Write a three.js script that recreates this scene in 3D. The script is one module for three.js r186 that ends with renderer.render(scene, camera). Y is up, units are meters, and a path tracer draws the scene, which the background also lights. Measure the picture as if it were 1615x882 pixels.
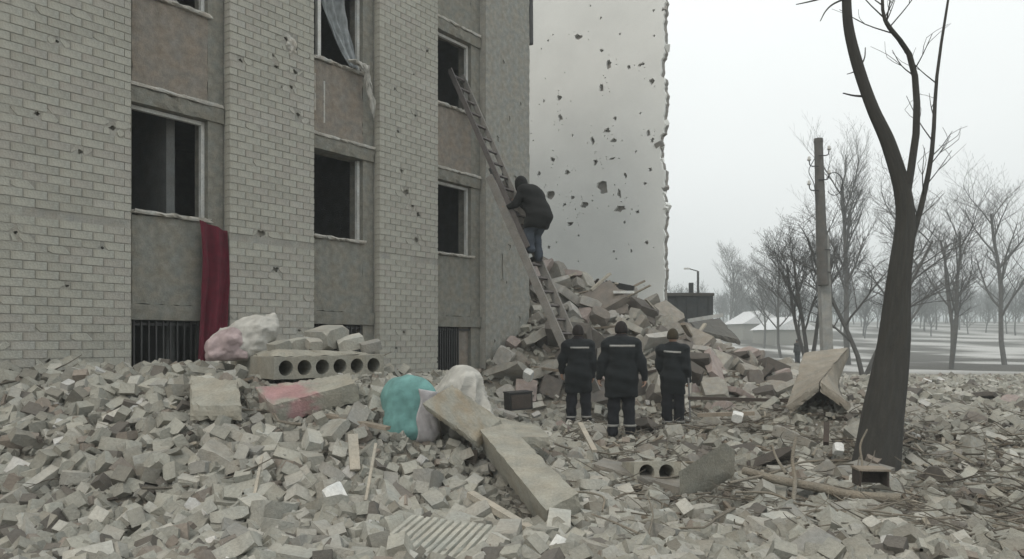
import * as THREE from 'three';
import { ConvexGeometry } from 'three/addons/geometries/ConvexGeometry.js';
import { ImprovedNoise } from 'three/addons/math/ImprovedNoise.js';
import { mergeGeometries, mergeVertices } from 'three/addons/utils/BufferGeometryUtils.js';

// ---------------------------------------------------------------- camera, sky, sun, exposure
const scene = new THREE.Scene();
const EYE = 1.5, F = 1200, CX = 807.5, HY = 538;
const camera = new THREE.PerspectiveCamera(2 * Math.atan(441 / F) * 180 / Math.PI, 1615 / 882, 0.1, 2000);
camera.position.set(0, EYE, 0);
camera.lookAt(0, EYE, -10);
camera.setViewOffset(1615, 882, 0, 441 - HY, 1615, 882);

const perlin = new ImprovedNoise();
const fbm = (x, y, z, o = 4) => { let s = 0, a = 0.5, f = 1; for (let i = 0; i < o; i++) { s += a * perlin.noise(x * f, y * f, z * f); a *= 0.5; f *= 2.03; } return s; };
{
  const W = 512, Hh = 256, data = new Float32Array(W * Hh * 4);
  for (let j = 0; j < Hh; j++) for (let i = 0; i < W; i++) {
    const el = ((j + 0.5) / Hh - 0.5) * Math.PI, az = (i + 0.5) / W * Math.PI * 2;
    const u = Math.max(0, Math.sin(el));
    const c = fbm(Math.cos(az) * Math.cos(el) * 2.2 + 7, Math.sin(el) * 4, Math.sin(az) * Math.cos(el) * 2.2 + 3, 4);
    const L = (0.70 + 0.26 * Math.min(1, u * 2.0)) * (1 + 0.07 * c);
    const k = (j * W + i) * 4;
    data[k] = L * 0.965; data[k + 1] = L * 1.0; data[k + 2] = L * 0.995; data[k + 3] = 1;
  }
  const tex = new THREE.DataTexture(data, W, Hh, THREE.RGBAFormat, THREE.FloatType);
  tex.mapping = THREE.EquirectangularReflectionMapping; tex.magFilter = THREE.LinearFilter; tex.minFilter = THREE.LinearFilter;
  tex.needsUpdate = true;
  scene.background = tex; scene.environment = tex;
}
const sun = new THREE.DirectionalLight(0xfff4e6, 0.9);
sun.position.set(-24, 40, 18); sun.target.position.set(0, 0, -12); scene.add(sun, sun.target);
sun.castShadow = true; sun.shadow.radius = 40; sun.shadow.mapSize.set(2048, 2048);
Object.assign(sun.shadow.camera, { left: -40, right: 40, top: 40, bottom: -40, near: 1, far: 140 });

const renderer = new THREE.WebGLRenderer({ antialias: true });
renderer.toneMapping = THREE.LinearToneMapping;
renderer.toneMappingExposure = 1.27;
renderer.shadowMap.enabled = true;
scene.fog = new THREE.FogExp2(0xd8dede, 0.0031);

// ---------------------------------------------------------------- helpers
function rngOf(seed) { let a = seed >>> 0; return () => { a = (a + 0x6D2B79F5) >>> 0; let t = Math.imul(a ^ (a >>> 15), 1 | a); t = (t + Math.imul(t ^ (t >>> 7), 61 | t)) ^ t; return ((t ^ (t >>> 14)) >>> 0) / 4294967296; }; }
const V = (x, y, z) => new THREE.Vector3(x, y, z);
const at = (px, py, d) => V((px - CX) / F * d, EYE + (HY - py) / F * d, -d);
const sm = (a, b, x) => { const t = Math.min(1, Math.max(0, (x - a) / (b - a))); return t * t * (3 - 2 * t); };
const lerp = (a, b, t) => a + (b - a) * t;
function interp(tab, x) { if (x <= tab[0][0]) return tab[0][1]; for (let i = 1; i < tab.length; i++) if (x <= tab[i][0]) { const [a, b] = tab[i - 1], [c, d] = tab[i]; return lerp(b, d, (x - a) / (c - a)); } return tab[tab.length - 1][1]; }
const used = new Map();
function numbered(n) { const k = used.get(n) || 0; used.set(n, k + 1); return k ? n + '_' + String(k).padStart(3, '0') : n; }
function tag(o, label, category, group, kind) { o.userData.label = label; if (category) o.userData.category = category; if (group) o.userData.group = group; if (kind) o.userData.kind = kind; return o; }
function mesh(name, geo, mat, parent) {
  const m = new THREE.Mesh(geo, mat); m.castShadow = m.receiveShadow = true;
  if (parent) { m.name = name; parent.add(m); } else { m.name = numbered(name); scene.add(m); }
  return m;
}
function group(name, x = 0, y = 0, z = 0, ry = 0) { const g = new THREE.Group(); g.name = numbered(name); g.position.set(x, y, z); g.rotation.y = ry; scene.add(g); return g; }
// texture coordinates in metres, by the main direction a face points in
function boxUV(g0) {
  const g = g0.index ? g0.toNonIndexed() : g0;
  if (!g.attributes.normal) g.computeVertexNormals();
  const p = g.attributes.position, uv = new Float32Array(p.count * 2);
  const a = V(), b = V(), c = V(), n = V();
  for (let i = 0; i < p.count; i += 3) {
    a.fromBufferAttribute(p, i); b.fromBufferAttribute(p, i + 1); c.fromBufferAttribute(p, i + 2);
    n.copy(b).sub(a).cross(V().copy(c).sub(a));
    const X = Math.abs(n.x), Y = Math.abs(n.y), Z = Math.abs(n.z);
    [a, b, c].forEach((q, k) => {
      let u, v; if (X >= Y && X >= Z) { u = q.z; v = q.y; } else if (Y >= Z) { u = q.x; v = q.z; } else { u = q.x; v = q.y; }
      uv[(i + k) * 2] = u; uv[(i + k) * 2 + 1] = v;
    });
  }
  g.setAttribute('uv', new THREE.BufferAttribute(uv, 2));
  return g;
}
const box = (x0, x1, y0, y1, z0, z1) => { const g = new THREE.BoxGeometry(x1 - x0, y1 - y0, z1 - z0); g.translate((x0 + x1) / 2, (y0 + y1) / 2, (z0 + z1) / 2); return boxUV(g); };
const merge = gs => mergeGeometries(gs.map(g => { const h = g.index ? g.toNonIndexed() : g; for (const k of Object.keys(h.attributes)) if (!['position', 'normal', 'uv'].includes(k)) h.deleteAttribute(k); return h; }));
function tubePath(pts, r0, r1, seg = 6, rad = 6) {          // tapered tube through points
  const curve = new THREE.CatmullRomCurve3(pts), n = Math.max(2, seg), fr = curve.computeFrenetFrames(n, false);
  const pos = [], uv = [], idx = [];
  for (let i = 0; i <= n; i++) {
    const p = curve.getPoint(i / n), r = lerp(r0, r1, i / n);
    for (let j = 0; j <= rad; j++) {
      const a = j / rad * Math.PI * 2, v = V().copy(fr.normals[i]).multiplyScalar(Math.cos(a) * r).addScaledVector(fr.binormals[i], Math.sin(a) * r).add(p);
      pos.push(v.x, v.y, v.z); uv.push(j / rad * r0 * 6, i / n * curve.getLength());
    }
  }
  for (let i = 0; i < n; i++) for (let j = 0; j < rad; j++) { const a = i * (rad + 1) + j, b = a + rad + 1; idx.push(a, a + 1, b, b, a + 1, b + 1); }
  const g = new THREE.BufferGeometry(); g.setAttribute('position', new THREE.Float32BufferAttribute(pos, 3)); g.setAttribute('uv', new THREE.Float32BufferAttribute(uv, 2)); g.setIndex(idx); g.computeVertexNormals();
  return g;
}
function bar(a, b, w, h, up = V(0, 1, 0)) {                 // rectangular bar from a to b
  const d = V().copy(b).sub(a), L = d.length(); d.normalize();
  const s = V().crossVectors(up, d).normalize(), u = V().crossVectors(d, s).normalize();
  const g = new THREE.BoxGeometry(w, h, L); boxUVinPlace(g);
  g.applyMatrix4(new THREE.Matrix4().makeBasis(s, u, d)); g.translate((a.x + b.x) / 2, (a.y + b.y) / 2, (a.z + b.z) / 2);
  return g;
}
function boxUVinPlace(g) { const h = boxUV(g.clone()); g.copy(h); return g; }
// a slab through eight corners (4 of the top, 4 of the bottom, same order), roughened
function hexa(top, bot, n = [10, 3, 6], rough = 0.012, seed = 1, colorFn) {
  const g0 = new THREE.BoxGeometry(1, 1, 1, n[0], n[1], n[2]); const g = mergeVertices((() => { g0.deleteAttribute('normal'); g0.deleteAttribute('uv'); return g0; })());
  let ctr; const p = g.attributes.position, col = new Float32Array(p.count * 3);
  for (let i = 0; i < p.count; i++) {
    const u = p.getX(i) + 0.5, v = p.getY(i) + 0.5, w = p.getZ(i) + 0.5;
    const q = V(); const add = (c, k) => q.addScaledVector(c, k);
    add(top[0], (1 - u) * v * (1 - w)); add(top[1], u * v * (1 - w)); add(top[2], u * v * w); add(top[3], (1 - u) * v * w);
    add(bot[0], (1 - u) * (1 - v) * (1 - w)); add(bot[1], u * (1 - v) * (1 - w)); add(bot[2], u * (1 - v) * w); add(bot[3], (1 - u) * (1 - v) * w);
    const e = (Math.min(u, 1 - u) < 0.01) + (Math.min(v, 1 - v) < 0.01) + (Math.min(w, 1 - w) < 0.01);
    const k = rough * 0.45, ch = e >= 2 ? rough * 2.6 * Math.max(0, perlin.noise(q.x * 27 + seed, q.y * 27, q.z * 27) + 0.15) : 0;
    q.x += k * perlin.noise(q.x * 9 + seed, q.y * 9, q.z * 9); q.y += k * perlin.noise(q.x * 9, q.y * 9 + seed, q.z * 9); q.z += k * perlin.noise(q.x * 9, q.y * 9, q.z * 9 + seed);
    if (ch) { ctr ||= top.concat(bot).reduce((m, c) => m.add(c), V()).multiplyScalar(0.125); q.addScaledVector(V().copy(ctr).sub(q).normalize(), ch); }
    p.setXYZ(i, q.x, q.y, q.z);
    const c = colorFn ? colorFn(u, v, w, q) : [1, 1, 1]; col.set(c, i * 3);
  }
  g.setAttribute('color', new THREE.BufferAttribute(col, 3));
  const h = g.toNonIndexed(); h.computeVertexNormals();
  return boxUV(h);
}
function rebase(m) {                                        // put a mesh's own origin at its base
  m.geometry.computeBoundingBox(); const b = m.geometry.boundingBox, c = V(); b.getCenter(c); c.y = b.min.y;
  m.geometry.translate(-c.x, -c.y, -c.z); m.position.add(c); return m;
}
function offsetDown(t, v) { return t.map(q => q.clone().add(v)); }
// surface nets of a distance field
function sdfMesh(f, mn, mx, cell) {
  const nx = Math.ceil((mx[0] - mn[0]) / cell) + 1, ny = Math.ceil((mx[1] - mn[1]) / cell) + 1, nz = Math.ceil((mx[2] - mn[2]) / cell) + 1;
  const g = new Float32Array(nx * ny * nz), I = (i, j, k) => i + nx * (j + ny * k);
  for (let k = 0; k < nz; k++) for (let j = 0; j < ny; j++) for (let i = 0; i < nx; i++) g[I(i, j, k)] = f(mn[0] + i * cell, mn[1] + j * cell, mn[2] + k * cell);
  const id = new Int32Array(nx * ny * nz).fill(-1), pos = [], idx = [];
  const E = [[0, 1], [2, 3], [4, 5], [6, 7], [0, 2], [1, 3], [4, 6], [5, 7], [0, 4], [1, 5], [2, 6], [3, 7]];
  for (let k = 0; k < nz - 1; k++) for (let j = 0; j < ny - 1; j++) for (let i = 0; i < nx - 1; i++) {
    const v = []; let m = 0; for (let c = 0; c < 8; c++) { const x = g[I(i + (c & 1), j + ((c >> 1) & 1), k + (c >> 2))]; v.push(x); if (x < 0) m |= 1 << c; }
    if (m === 0 || m === 255) continue;
    let sx = 0, sy = 0, sz = 0, n = 0;
    for (const [a, b] of E) if ((v[a] < 0) !== (v[b] < 0)) { const t = v[a] / (v[a] - v[b]); sx += lerp(a & 1, b & 1, t); sy += lerp((a >> 1) & 1, (b >> 1) & 1, t); sz += lerp(a >> 2, b >> 2, t); n++; }
    id[I(i, j, k)] = pos.length / 3; pos.push(mn[0] + (i + sx / n) * cell, mn[1] + (j + sy / n) * cell, mn[2] + (k + sz / n) * cell);
  }
  const quad = (a, b, c, d, fl) => { if (a < 0 || b < 0 || c < 0 || d < 0) return; fl ? idx.push(a, b, c, a, c, d) : idx.push(a, c, b, a, d, c); };
  for (let k = 1; k < nz - 1; k++) for (let j = 1; j < ny - 1; j++) for (let i = 1; i < nx - 1; i++) {
    const s = g[I(i, j, k)] < 0;
    if (s !== g[I(i + 1, j, k)] < 0) quad(id[I(i, j - 1, k - 1)], id[I(i, j, k - 1)], id[I(i, j, k)], id[I(i, j - 1, k)], s);
    if (s !== g[I(i, j + 1, k)] < 0) quad(id[I(i - 1, j, k - 1)], id[I(i - 1, j, k)], id[I(i, j, k)], id[I(i, j, k - 1)], s);
    if (s !== g[I(i, j, k + 1)] < 0) quad(id[I(i - 1, j - 1, k)], id[I(i, j - 1, k)], id[I(i, j, k)], id[I(i - 1, j, k)], s);
  }
  const o = new THREE.BufferGeometry(); o.setAttribute('position', new THREE.Float32BufferAttribute(pos, 3)); o.setIndex(idx); o.computeVertexNormals();
  const uv = new Float32Array(pos.length / 3 * 2); for (let i = 0; i < pos.length / 3; i++) { uv[i * 2] = pos[i * 3] + pos[i * 3 + 2]; uv[i * 2 + 1] = pos[i * 3 + 1]; } o.setAttribute('uv', new THREE.BufferAttribute(uv, 2));
  return o;
}
const smin = (a, b, k) => { const h = Math.max(k - Math.abs(a - b), 0) / k; return Math.min(a, b) - h * h * k * 0.25; };
function cap(x, y, z, a, b, ra, rb) {
  const bx = b[0] - a[0], by = b[1] - a[1], bz = b[2] - a[2], px = x - a[0], py = y - a[1], pz = z - a[2];
  const t = Math.min(1, Math.max(0, (px * bx + py * by + pz * bz) / (bx * bx + by * by + bz * bz + 1e-9)));
  return Math.hypot(px - bx * t, py - by * t, pz - bz * t) - (ra + (rb - ra) * t);
}

// ---------------------------------------------------------------- materials
function noiseTex(size, fn, srgb) {
  const d = new Uint8Array(size * size * 4);
  for (let j = 0; j < size; j++) for (let i = 0; i < size; i++) { const c = fn(i / size, j / size); const k = (j * size + i) * 4; for (let q = 0; q < 3; q++) d[k + q] = Math.max(0, Math.min(255, c[q] * 255)); d[k + 3] = 255; }
  const t = new THREE.DataTexture(d, size, size); t.wrapS = t.wrapT = THREE.RepeatWrapping; t.magFilter = THREE.LinearFilter; t.minFilter = THREE.LinearMipmapLinearFilter; t.generateMipmaps = true; if (srgb) t.colorSpace = THREE.SRGBColorSpace; t.needsUpdate = true; return t;
}
// tileable gradient noise: whole numbers of cells across the texture
function pnoise(x, y, per, seed) {
  const X = Math.floor(x), Y = Math.floor(y), fx = x - X, fy = y - Y, e = t => t * t * t * (t * (t * 6 - 15) + 10);
  const gr = (i, j, dx, dy) => { let h = Math.imul((((i % per) + per) % per) * 374761393 + (((j % per) + per) % per) * 668265263 + seed * 974711, 1274126177); h = Math.imul(h ^ (h >>> 15), 2246822519); h ^= h >>> 13; const a = (h >>> 0) / 4294967296 * 6.2832; return Math.cos(a) * dx + Math.sin(a) * dy; };
  return lerp(lerp(gr(X, Y, fx, fy), gr(X + 1, Y, fx - 1, fy), e(fx)), lerp(gr(X, Y + 1, fx, fy - 1), gr(X + 1, Y + 1, fx - 1, fy - 1), e(fx)), e(fy));
}
function tile(u, v, f, seed, o = 4) { let s = 0, a = 0.7, k = Math.round(f); for (let i = 0; i < o; i++) { s += a * pnoise(u * k, v * k, k, seed + i * 7); a *= 0.55; k *= 2; } return s; }
const trand = rngOf(5);
const grainT = noiseTex(512, (u, v) => { const n = 0.90 + 0.13 * tile(u, v, 6, 3, 5) + 0.10 * tile(u, v, 48, 8, 2) + (trand() - 0.5) * 0.08; const w = tile(u, v, 5, 21, 3) * 0.03; return [n + w, n, n - w]; }, true);
const smoothT = noiseTex(512, (u, v) => { const n = 0.95 + 0.045 * tile(u, v, 4, 3, 5) + (trand() - 0.5) * 0.03; return [n, n, n]; }, true);
const bumpT = noiseTex(512, (u, v) => { const n = 0.5 + 0.45 * tile(u, v, 34, 13, 4) + 0.25 * tile(u, v, 110, 2, 2) + (trand() - 0.5) * 0.1; return [n, n, n]; });
const dirtT = noiseTex(512, (u, v) => { const a = tile(u, v, 14, 31, 5), b = tile(u, v, 60, 5, 3); const n = 0.88 + 0.16 * a + 0.09 * b + (trand() - 0.5) * 0.06; const w = 0.05 * tile(u, v, 7, 77, 3); return [n + w, n, n - w]; }, true);
const clothT = noiseTex(256, (u, v) => { const n = 0.85 + 0.2 * tile(u, v, 8, 3, 4) + 0.06 * Math.sin(u * 400) * Math.sin(v * 400); return [n, n, n]; }, true);
function rep(t, k) { const c = t.clone(); c.repeat.set(k, k); c.needsUpdate = true; return c; }
const grain2 = rep(grainT, 0.8), bump2 = rep(bumpT, 1.6), dirt2 = rep(dirtT, 0.7);
function M(r, g, b, o = {}) { const m = new THREE.MeshStandardMaterial({ color: new THREE.Color().setRGB(r, g, b), roughness: 0.93, map: grain2, bumpMap: bump2, bumpScale: 0.006, ...o }); return m; }
const vc = { vertexColors: true };
const mat = {
  ground: M(0.35, 0.32, 0.265, { vertexColors: true, map: rep(dirtT, 0.9), bumpMap: rep(bumpT, 2.2), bumpScale: 0.03 }),
  mortar: M(0.37, 0.36, 0.32),
  panelBrown: M(0.29, 0.255, 0.215, { map: dirt2 }),
  panelGrey: M(0.27, 0.262, 0.225, { map: dirt2 }),
  plaster: M(0.34, 0.335, 0.30, { map: dirt2 }),
  lintel: M(0.56, 0.54, 0.49, { map: dirt2 }),
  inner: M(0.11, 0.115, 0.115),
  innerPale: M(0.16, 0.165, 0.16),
  gable: M(0.80, 0.81, 0.785, { map: rep(smoothT, 0.17), bumpScale: 0.002 }),
  gableCore: M(0.33, 0.315, 0.29),
  frame: M(0.66, 0.66, 0.63, { roughness: 0.6, bumpMap: null }),
  iron: M(0.045, 0.045, 0.045, { roughness: 0.6, bumpMap: null }),
  concrete: M(0.36, 0.345, 0.29, vc),
  slabTan: M(0.33, 0.295, 0.24, vc),
  concreteDark: M(0.25, 0.235, 0.205, vc),
  wood: M(0.30, 0.255, 0.20),
  paleWood: M(0.46, 0.42, 0.35),
  darkWood: M(0.075, 0.06, 0.05),
  bark: M(0.125, 0.122, 0.115, { bumpScale: 0.02 }),
  barkNear: M(0.115, 0.11, 0.098, { bumpScale: 0.03, bumpMap: rep(bumpT, 4) }),
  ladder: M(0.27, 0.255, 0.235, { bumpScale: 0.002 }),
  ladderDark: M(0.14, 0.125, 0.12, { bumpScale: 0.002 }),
  red: M(0.13, 0.006, 0.022, { map: clothT, bumpMap: null }),
  whiteCloth: M(0.58, 0.565, 0.52, { map: clothT, bumpScale: 0.004 }),
  sheer: new THREE.MeshPhysicalMaterial({ color: new THREE.Color().setRGB(0.62, 0.66, 0.68), roughness: 1, transmission: 0.5, thickness: 0, map: clothT, side: THREE.DoubleSide }),
  teal: M(0.20, 0.42, 0.40, { map: clothT, bumpScale: 0.004 }),
  lilac: M(0.52, 0.50, 0.51, { map: clothT, bumpScale: 0.004 }),
  pinkCloth: M(0.50, 0.40, 0.40, { map: clothT, bumpScale: 0.004 }),
  black: M(0.018, 0.018, 0.018, { roughness: 0.5, bumpMap: null }),
  navy: M(0.007, 0.011, 0.014, { map: clothT, bumpScale: 0.008, bumpMap: rep(bumpT, 3) }),
  navy2: M(0.007, 0.009, 0.015, { map: clothT, bumpScale: 0.008, bumpMap: rep(bumpT, 3) }),
  coat: M(0.007, 0.008, 0.008, { map: clothT, bumpScale: 0.008, bumpMap: rep(bumpT, 3) }),
  collar: M(0.016, 0.011, 0.014, { map: clothT }),
  cap: M(0.018, 0.012, 0.011, { map: clothT }),
  capBrown: M(0.055, 0.042, 0.022, { map: clothT }),
  jeans: M(0.06, 0.075, 0.10, { map: clothT }),
  stripe: M(0.30, 0.30, 0.28, { roughness: 0.4, bumpMap: null }),
  boot: M(0.012, 0.011, 0.010, { roughness: 0.6 }),
  skin: M(0.42, 0.27, 0.20, { roughness: 0.6, bumpScale: 0.001 }),
  garage: M(0.085, 0.09, 0.09),
  snow: M(0.80, 0.81, 0.82),
  tin: M(0.20, 0.20, 0.20, { roughness: 0.55 }),
  white: M(0.78, 0.78, 0.75, { bumpScale: 0.003 }),
  poleWood: M(0.13, 0.125, 0.115, { bumpScale: 0.01 }),
  poleConcrete: M(0.34, 0.34, 0.32),
  wire: M(0.03, 0.03, 0.03, { bumpMap: null }),
};
const brickTones = [[0.46, 0.45, 0.39], [0.43, 0.42, 0.365], [0.48, 0.47, 0.41], [0.45, 0.43, 0.38], [0.49, 0.475, 0.425]].map(c => M(...c));
const looseTones = [[0.43, 0.42, 0.37], [0.38, 0.37, 0.325], [0.50, 0.49, 0.435], [0.34, 0.33, 0.285], [0.31, 0.30, 0.27], [0.42, 0.40, 0.35]].map(c => M(...c, { bumpScale: 0.008 }));

// ---------------------------------------------------------------- lie of the land
const O = V(-3.04, 0, -11.7), TH = Math.atan2(0.802, 0.597);
const facade = (t, y, s) => V(O.x + t * 0.597 + s * 0.802, y, O.z - t * 0.802 + s * 0.597);
const toF = (x, d) => { const dx = x - O.x, dd = d + O.z; return [dx * 0.597 + dd * 0.802, dx * 0.802 - dd * 0.597]; };   // t along the facade, s in front of it
const ridge = [[-3, 2.9], [1.0, 3.1], [2.2, 2.6], [3.0, 2.2], [3.8, 1.7], [4.6, 1.15], [5.7, 0.75], [7, 0.4], [9, 0.2], [13, 0.08]];
function H(x, d, fine = true) {
  const [t, s] = toF(x, d);
  let h = 1.10 * sm(5.2, 8.35, d) * (1 - 0.42 * sm(8.8, 11.5, d)) * (1 - sm(-1.7, 0.35, x)) * (1 - sm(11.5, 15, d) * 0.5);
  if (t < 6.2) h += 0.42 * Math.exp(-Math.max(0, s) / 1.1) * sm(-3, 2, t) * (1 - 0.35 * sm(3, 5.5, t));
  const inB = s < 0 ? sm(5.5, 6.0, t) : 1;
  h += interp(ridge, x) * sm(13.6, 18.6, d) * (1 - 0.8 * sm(20.5, 27, d)) * inB;
  h += 0.16 * sm(8, 10, d) * sm(2, 4, x) * (1 - sm(26, 34, d));
  h += 0.42 * Math.exp(-((x - 4.6) ** 2 / 0.75 + (d - 11.4) ** 2 / 1.3));
  h += 0.12 * fbm(x * 0.55 + 3, 0, d * 0.55, 3) * (1 - sm(28, 40, d));
  if (fine) h += (0.11 * fbm(x * 2.1, 4, d * 2.1, 3) + 0.03 * fbm(x * 8, 9, d * 8, 2)) * (1 - sm(24, 34, d));
  h += 7.5 * sm(60, 240, d) + 0.5 * fbm(x * 0.03, 1, d * 0.03, 2) * sm(40, 90, d) - 0.15 * sm(30, 45, d);
  return h;
}
{
  const xs = [], ds = [];
  for (let x = -9; x <= 14.001; x += 0.1) xs.push(x);
  for (let k = 1, s = 0.15, x = 14; x < 400; k++) { s *= 1.09; x += s; xs.push(x); }
  for (let k = 1, s = 0.15, x = -9; x > -400; k++) { s *= 1.12; x -= s; xs.unshift(x); }
  for (let d = 2; d <= 30.001; d += 0.1) ds.push(d);
  for (let s = 0.15, d = 30; d < 700;) { s *= 1.045; d += s; ds.push(d); }
  for (let s = 0.2, d = 2; d > -60;) { s *= 1.3; d -= s; ds.unshift(d); }
  const pos = [], col = [], uv = [], idx = [];
  for (const d of ds) for (const x of xs) {
    pos.push(x, H(x, d), -d); uv.push(x, d);
    const far = sm(30, 42, d), n = fbm(x * 0.11 + 5, 2, d * 0.05, 4), sn = sm(0.02, 0.10, n + 0.02) * far;
    const k = 1 + 0.28 * fbm(x * 1.3, 6, d * 1.3, 3);
    const base = [lerp(0.92 * k, 0.30, far), lerp(0.92 * k, 0.31, far), lerp(0.92 * k, 0.32, far)];
    col.push(lerp(base[0], 1.75, sn), lerp(base[1], 1.9, sn), lerp(base[2], 2.2, sn));
  }
  const nx = xs.length;
  for (let j = 0; j < ds.length - 1; j++) for (let i = 0; i < nx - 1; i++) { const a = j * nx + i; idx.push(a, a + 1, a + nx, a + 1, a + nx + 1, a + nx); }
  const g = new THREE.BufferGeometry(); g.setAttribute('position', new THREE.Float32BufferAttribute(pos, 3)); g.setAttribute('uv', new THREE.Float32BufferAttribute(uv, 2)); g.setAttribute('color', new THREE.Float32BufferAttribute(col, 3)); g.setIndex(idx); g.computeVertexNormals();
  tag(mesh('ground', g, mat.ground), 'dusty ground under the rubble with snow patches far off', null, null, 'structure');
}

// ---------------------------------------------------------------- the shelled apartment block
const TOP = 14.4, T1 = 5.73, SILLS = [3.12, 5.92, 8.72, 11.52];
const bays = [[-8.46, -7.10], [-5.64, -4.28], [-2.82, -1.46], [0, 1.36], [2.82, 4.22]];
const piers = [[-9.9, -8.46], [-7.10, -5.64], [-4.28, -2.82], [-1.46, 0], [1.36, 2.82], [4.22, T1]];
{
  const b = group('apartment_block', O.x, 0, O.z, TH);
  tag(b, 'shelled brick apartment block with empty windows, along the left', 'building');
  const R = rngOf(11);
  // pier cores, brick facing
  const hits = [];                                           // spots where shrapnel knocked brick away: t, y, radius
  const addHit = (t, y, r) => { const p = piers.find(q => t > q[0] && t < q[1]); if (!p || t - p[0] < 0.12 + r || p[1] - t < 0.12 + r || hits.some(h => Math.hypot(h[0] - t, h[1] - y) < h[2] * 1.8 + r * 1.8)) return; hits.push([t, y, r]); };
  [[-0.42, 5.95, 0.12], [-0.95, 3.05, 0.07], [2.0, 4.1, 0.085], [2.25, 3.3, 0.06], [1.9, 4.45, 0.05], [2.3, 3.75, 0.05], [-0.7, 2.55, 0.05], [-0.3, 4.9, 0.05]].forEach(h => addHit(...h));
  for (let i = 0; i < 75; i++) { const p = piers[1 + Math.floor(R() * 4)]; addHit(lerp(p[0], p[1], R()), lerp(0.9, 8.5, R()), 0.022 + 0.045 * R() * R()); }
  const course = 0.1, bl = 0.25, jt = 0.0095;
  const single = [], rest = [];
  const shared = new Map();
  const brickGeo = (w, dv) => { const k = w.toFixed(3) + dv; if (!shared.has(k)) { const rr = rngOf(900 + dv * 31 + Math.round(w * 1000)); const pts = []; for (const sx of [-1, 1]) for (const sy of [-1, 1]) { const bx = (w - jt) / 2 * sx, by = (course - jt) / 2 * sy; pts.push(V(bx + (rr() - 0.5) * 0.004, by + (rr() - 0.5) * 0.004, -0.12)); const c = dv >= 4 && rr() < 0.6 ? 0.03 + 0.05 * rr() : 0.006 + rr() * 0.004; pts.push(V(bx, by, -c), V(bx - sx * c, by, -0.001), V(bx, by - sy * c, -0.001)); } const g = new ConvexGeometry(pts); shared.set(k, boxUV(g)); } return shared.get(k); };
  piers.forEach(([a, c], pi) => {
    const last = pi === 5, core = mesh('pier', last ? box(a, c, -0.3, TOP, -0.4, 0) : box(a + 0.012, c - 0.012, -0.3, TOP, -0.4, -0.068), last ? mat.plaster : mat.mortar, b);
    if (last) { pierGeoHoles(core, a, c); return; }
    const msh = new THREE.Shape(); msh.moveTo(a + 0.012, -0.3); msh.lineTo(c - 0.012, -0.3); msh.lineTo(c - 0.012, TOP); msh.lineTo(a + 0.012, TOP); msh.closePath();
    for (const [ht, hy, hr] of hits) if (ht > a && ht < c) msh.holes.push(blob(ht, hy, hr * 1.0, hr * 0.8, R));
    mesh('mortar_bed', boxUV(new THREE.ExtrudeGeometry(msh, { depth: 0.057, bevelEnabled: false })).translate(0, 0, -0.066), mat.mortar, b);
    for (let row = 0, y = 0.3; y < TOP - 0.1; row++, y += course) {
      const joint = Math.abs((((y - 2.9) % 2.8) + 2.8) % 2.8) < 0.09;   // a wider joint at each floor slab
      let x = a, off = row % 2 ? bl / 2 : bl;
      while (x < c - 0.01) {
        let e = Math.min(c, x + off); if (c - e < 0.06) e = c; off = bl;
        const w = Math.round((e - x) * 1000) / 1000, cx = (x + e) / 2, cy = y + course / 2; x = e;
        let s = (R() - 0.5) * 0.007, dv = Math.floor(R() * 4), skip = false;
        let split = null;
        for (const [ht, hy, hr] of hits) { const inb = Math.abs(cx - ht) < w / 2 + hr * 0.8 && Math.abs(cy - hy) < course / 2 + hr * 0.45; if (inb) { split = [ht - hr * (0.7 + 0.5 * R()), ht + hr * (0.7 + 0.5 * R())]; dv = 4 + Math.floor(R() * 4); } }
        if (R() < 0.03) dv = 4 + Math.floor(R() * 3);
        if (joint) s -= 0.010;
        if (skip) continue;
        const tn = Math.max(0, Math.min(4, Math.floor(2.5 + 5.5 * fbm(cx * 0.9, cy * 0.7, pi, 3) + (R() - 0.5) * 2.6)));
        const spans = split ? [[cx - w / 2, Math.min(split[0], cx + w / 2)], [Math.max(split[1], cx - w / 2), cx + w / 2]].filter(q => q[1] - q[0] > 0.035) : [[cx - w / 2, cx + w / 2]];
        for (const [q0, q1] of spans) { const rec = { g: brickGeo(Math.round((q1 - q0) * 200) / 200, dv), x: (q0 + q1) / 2, y: cy, s, tone: tn, pi }; if (pi === 3 && y > 1.55 && y < 6.45) single.push(rec); else if (pi >= 1) rest.push(rec); }
      }
    }
  });
  single.slice(0, 300).forEach(r => { const m = mesh('brick', r.g, brickTones[r.tone], b); m.position.set(r.x, r.y, r.s); });
  rest.push(...single.slice(300));
  for (let k = 0; k < 5; k++) { const gs = rest.filter(r => r.tone === k).map(r => { const g = r.g.clone(); g.translate(r.x, r.y, r.s); return g; }); const m = mesh('brick_facing', merge(gs), brickTones[k], b); m.userData.kind = 'stuff'; }
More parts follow.
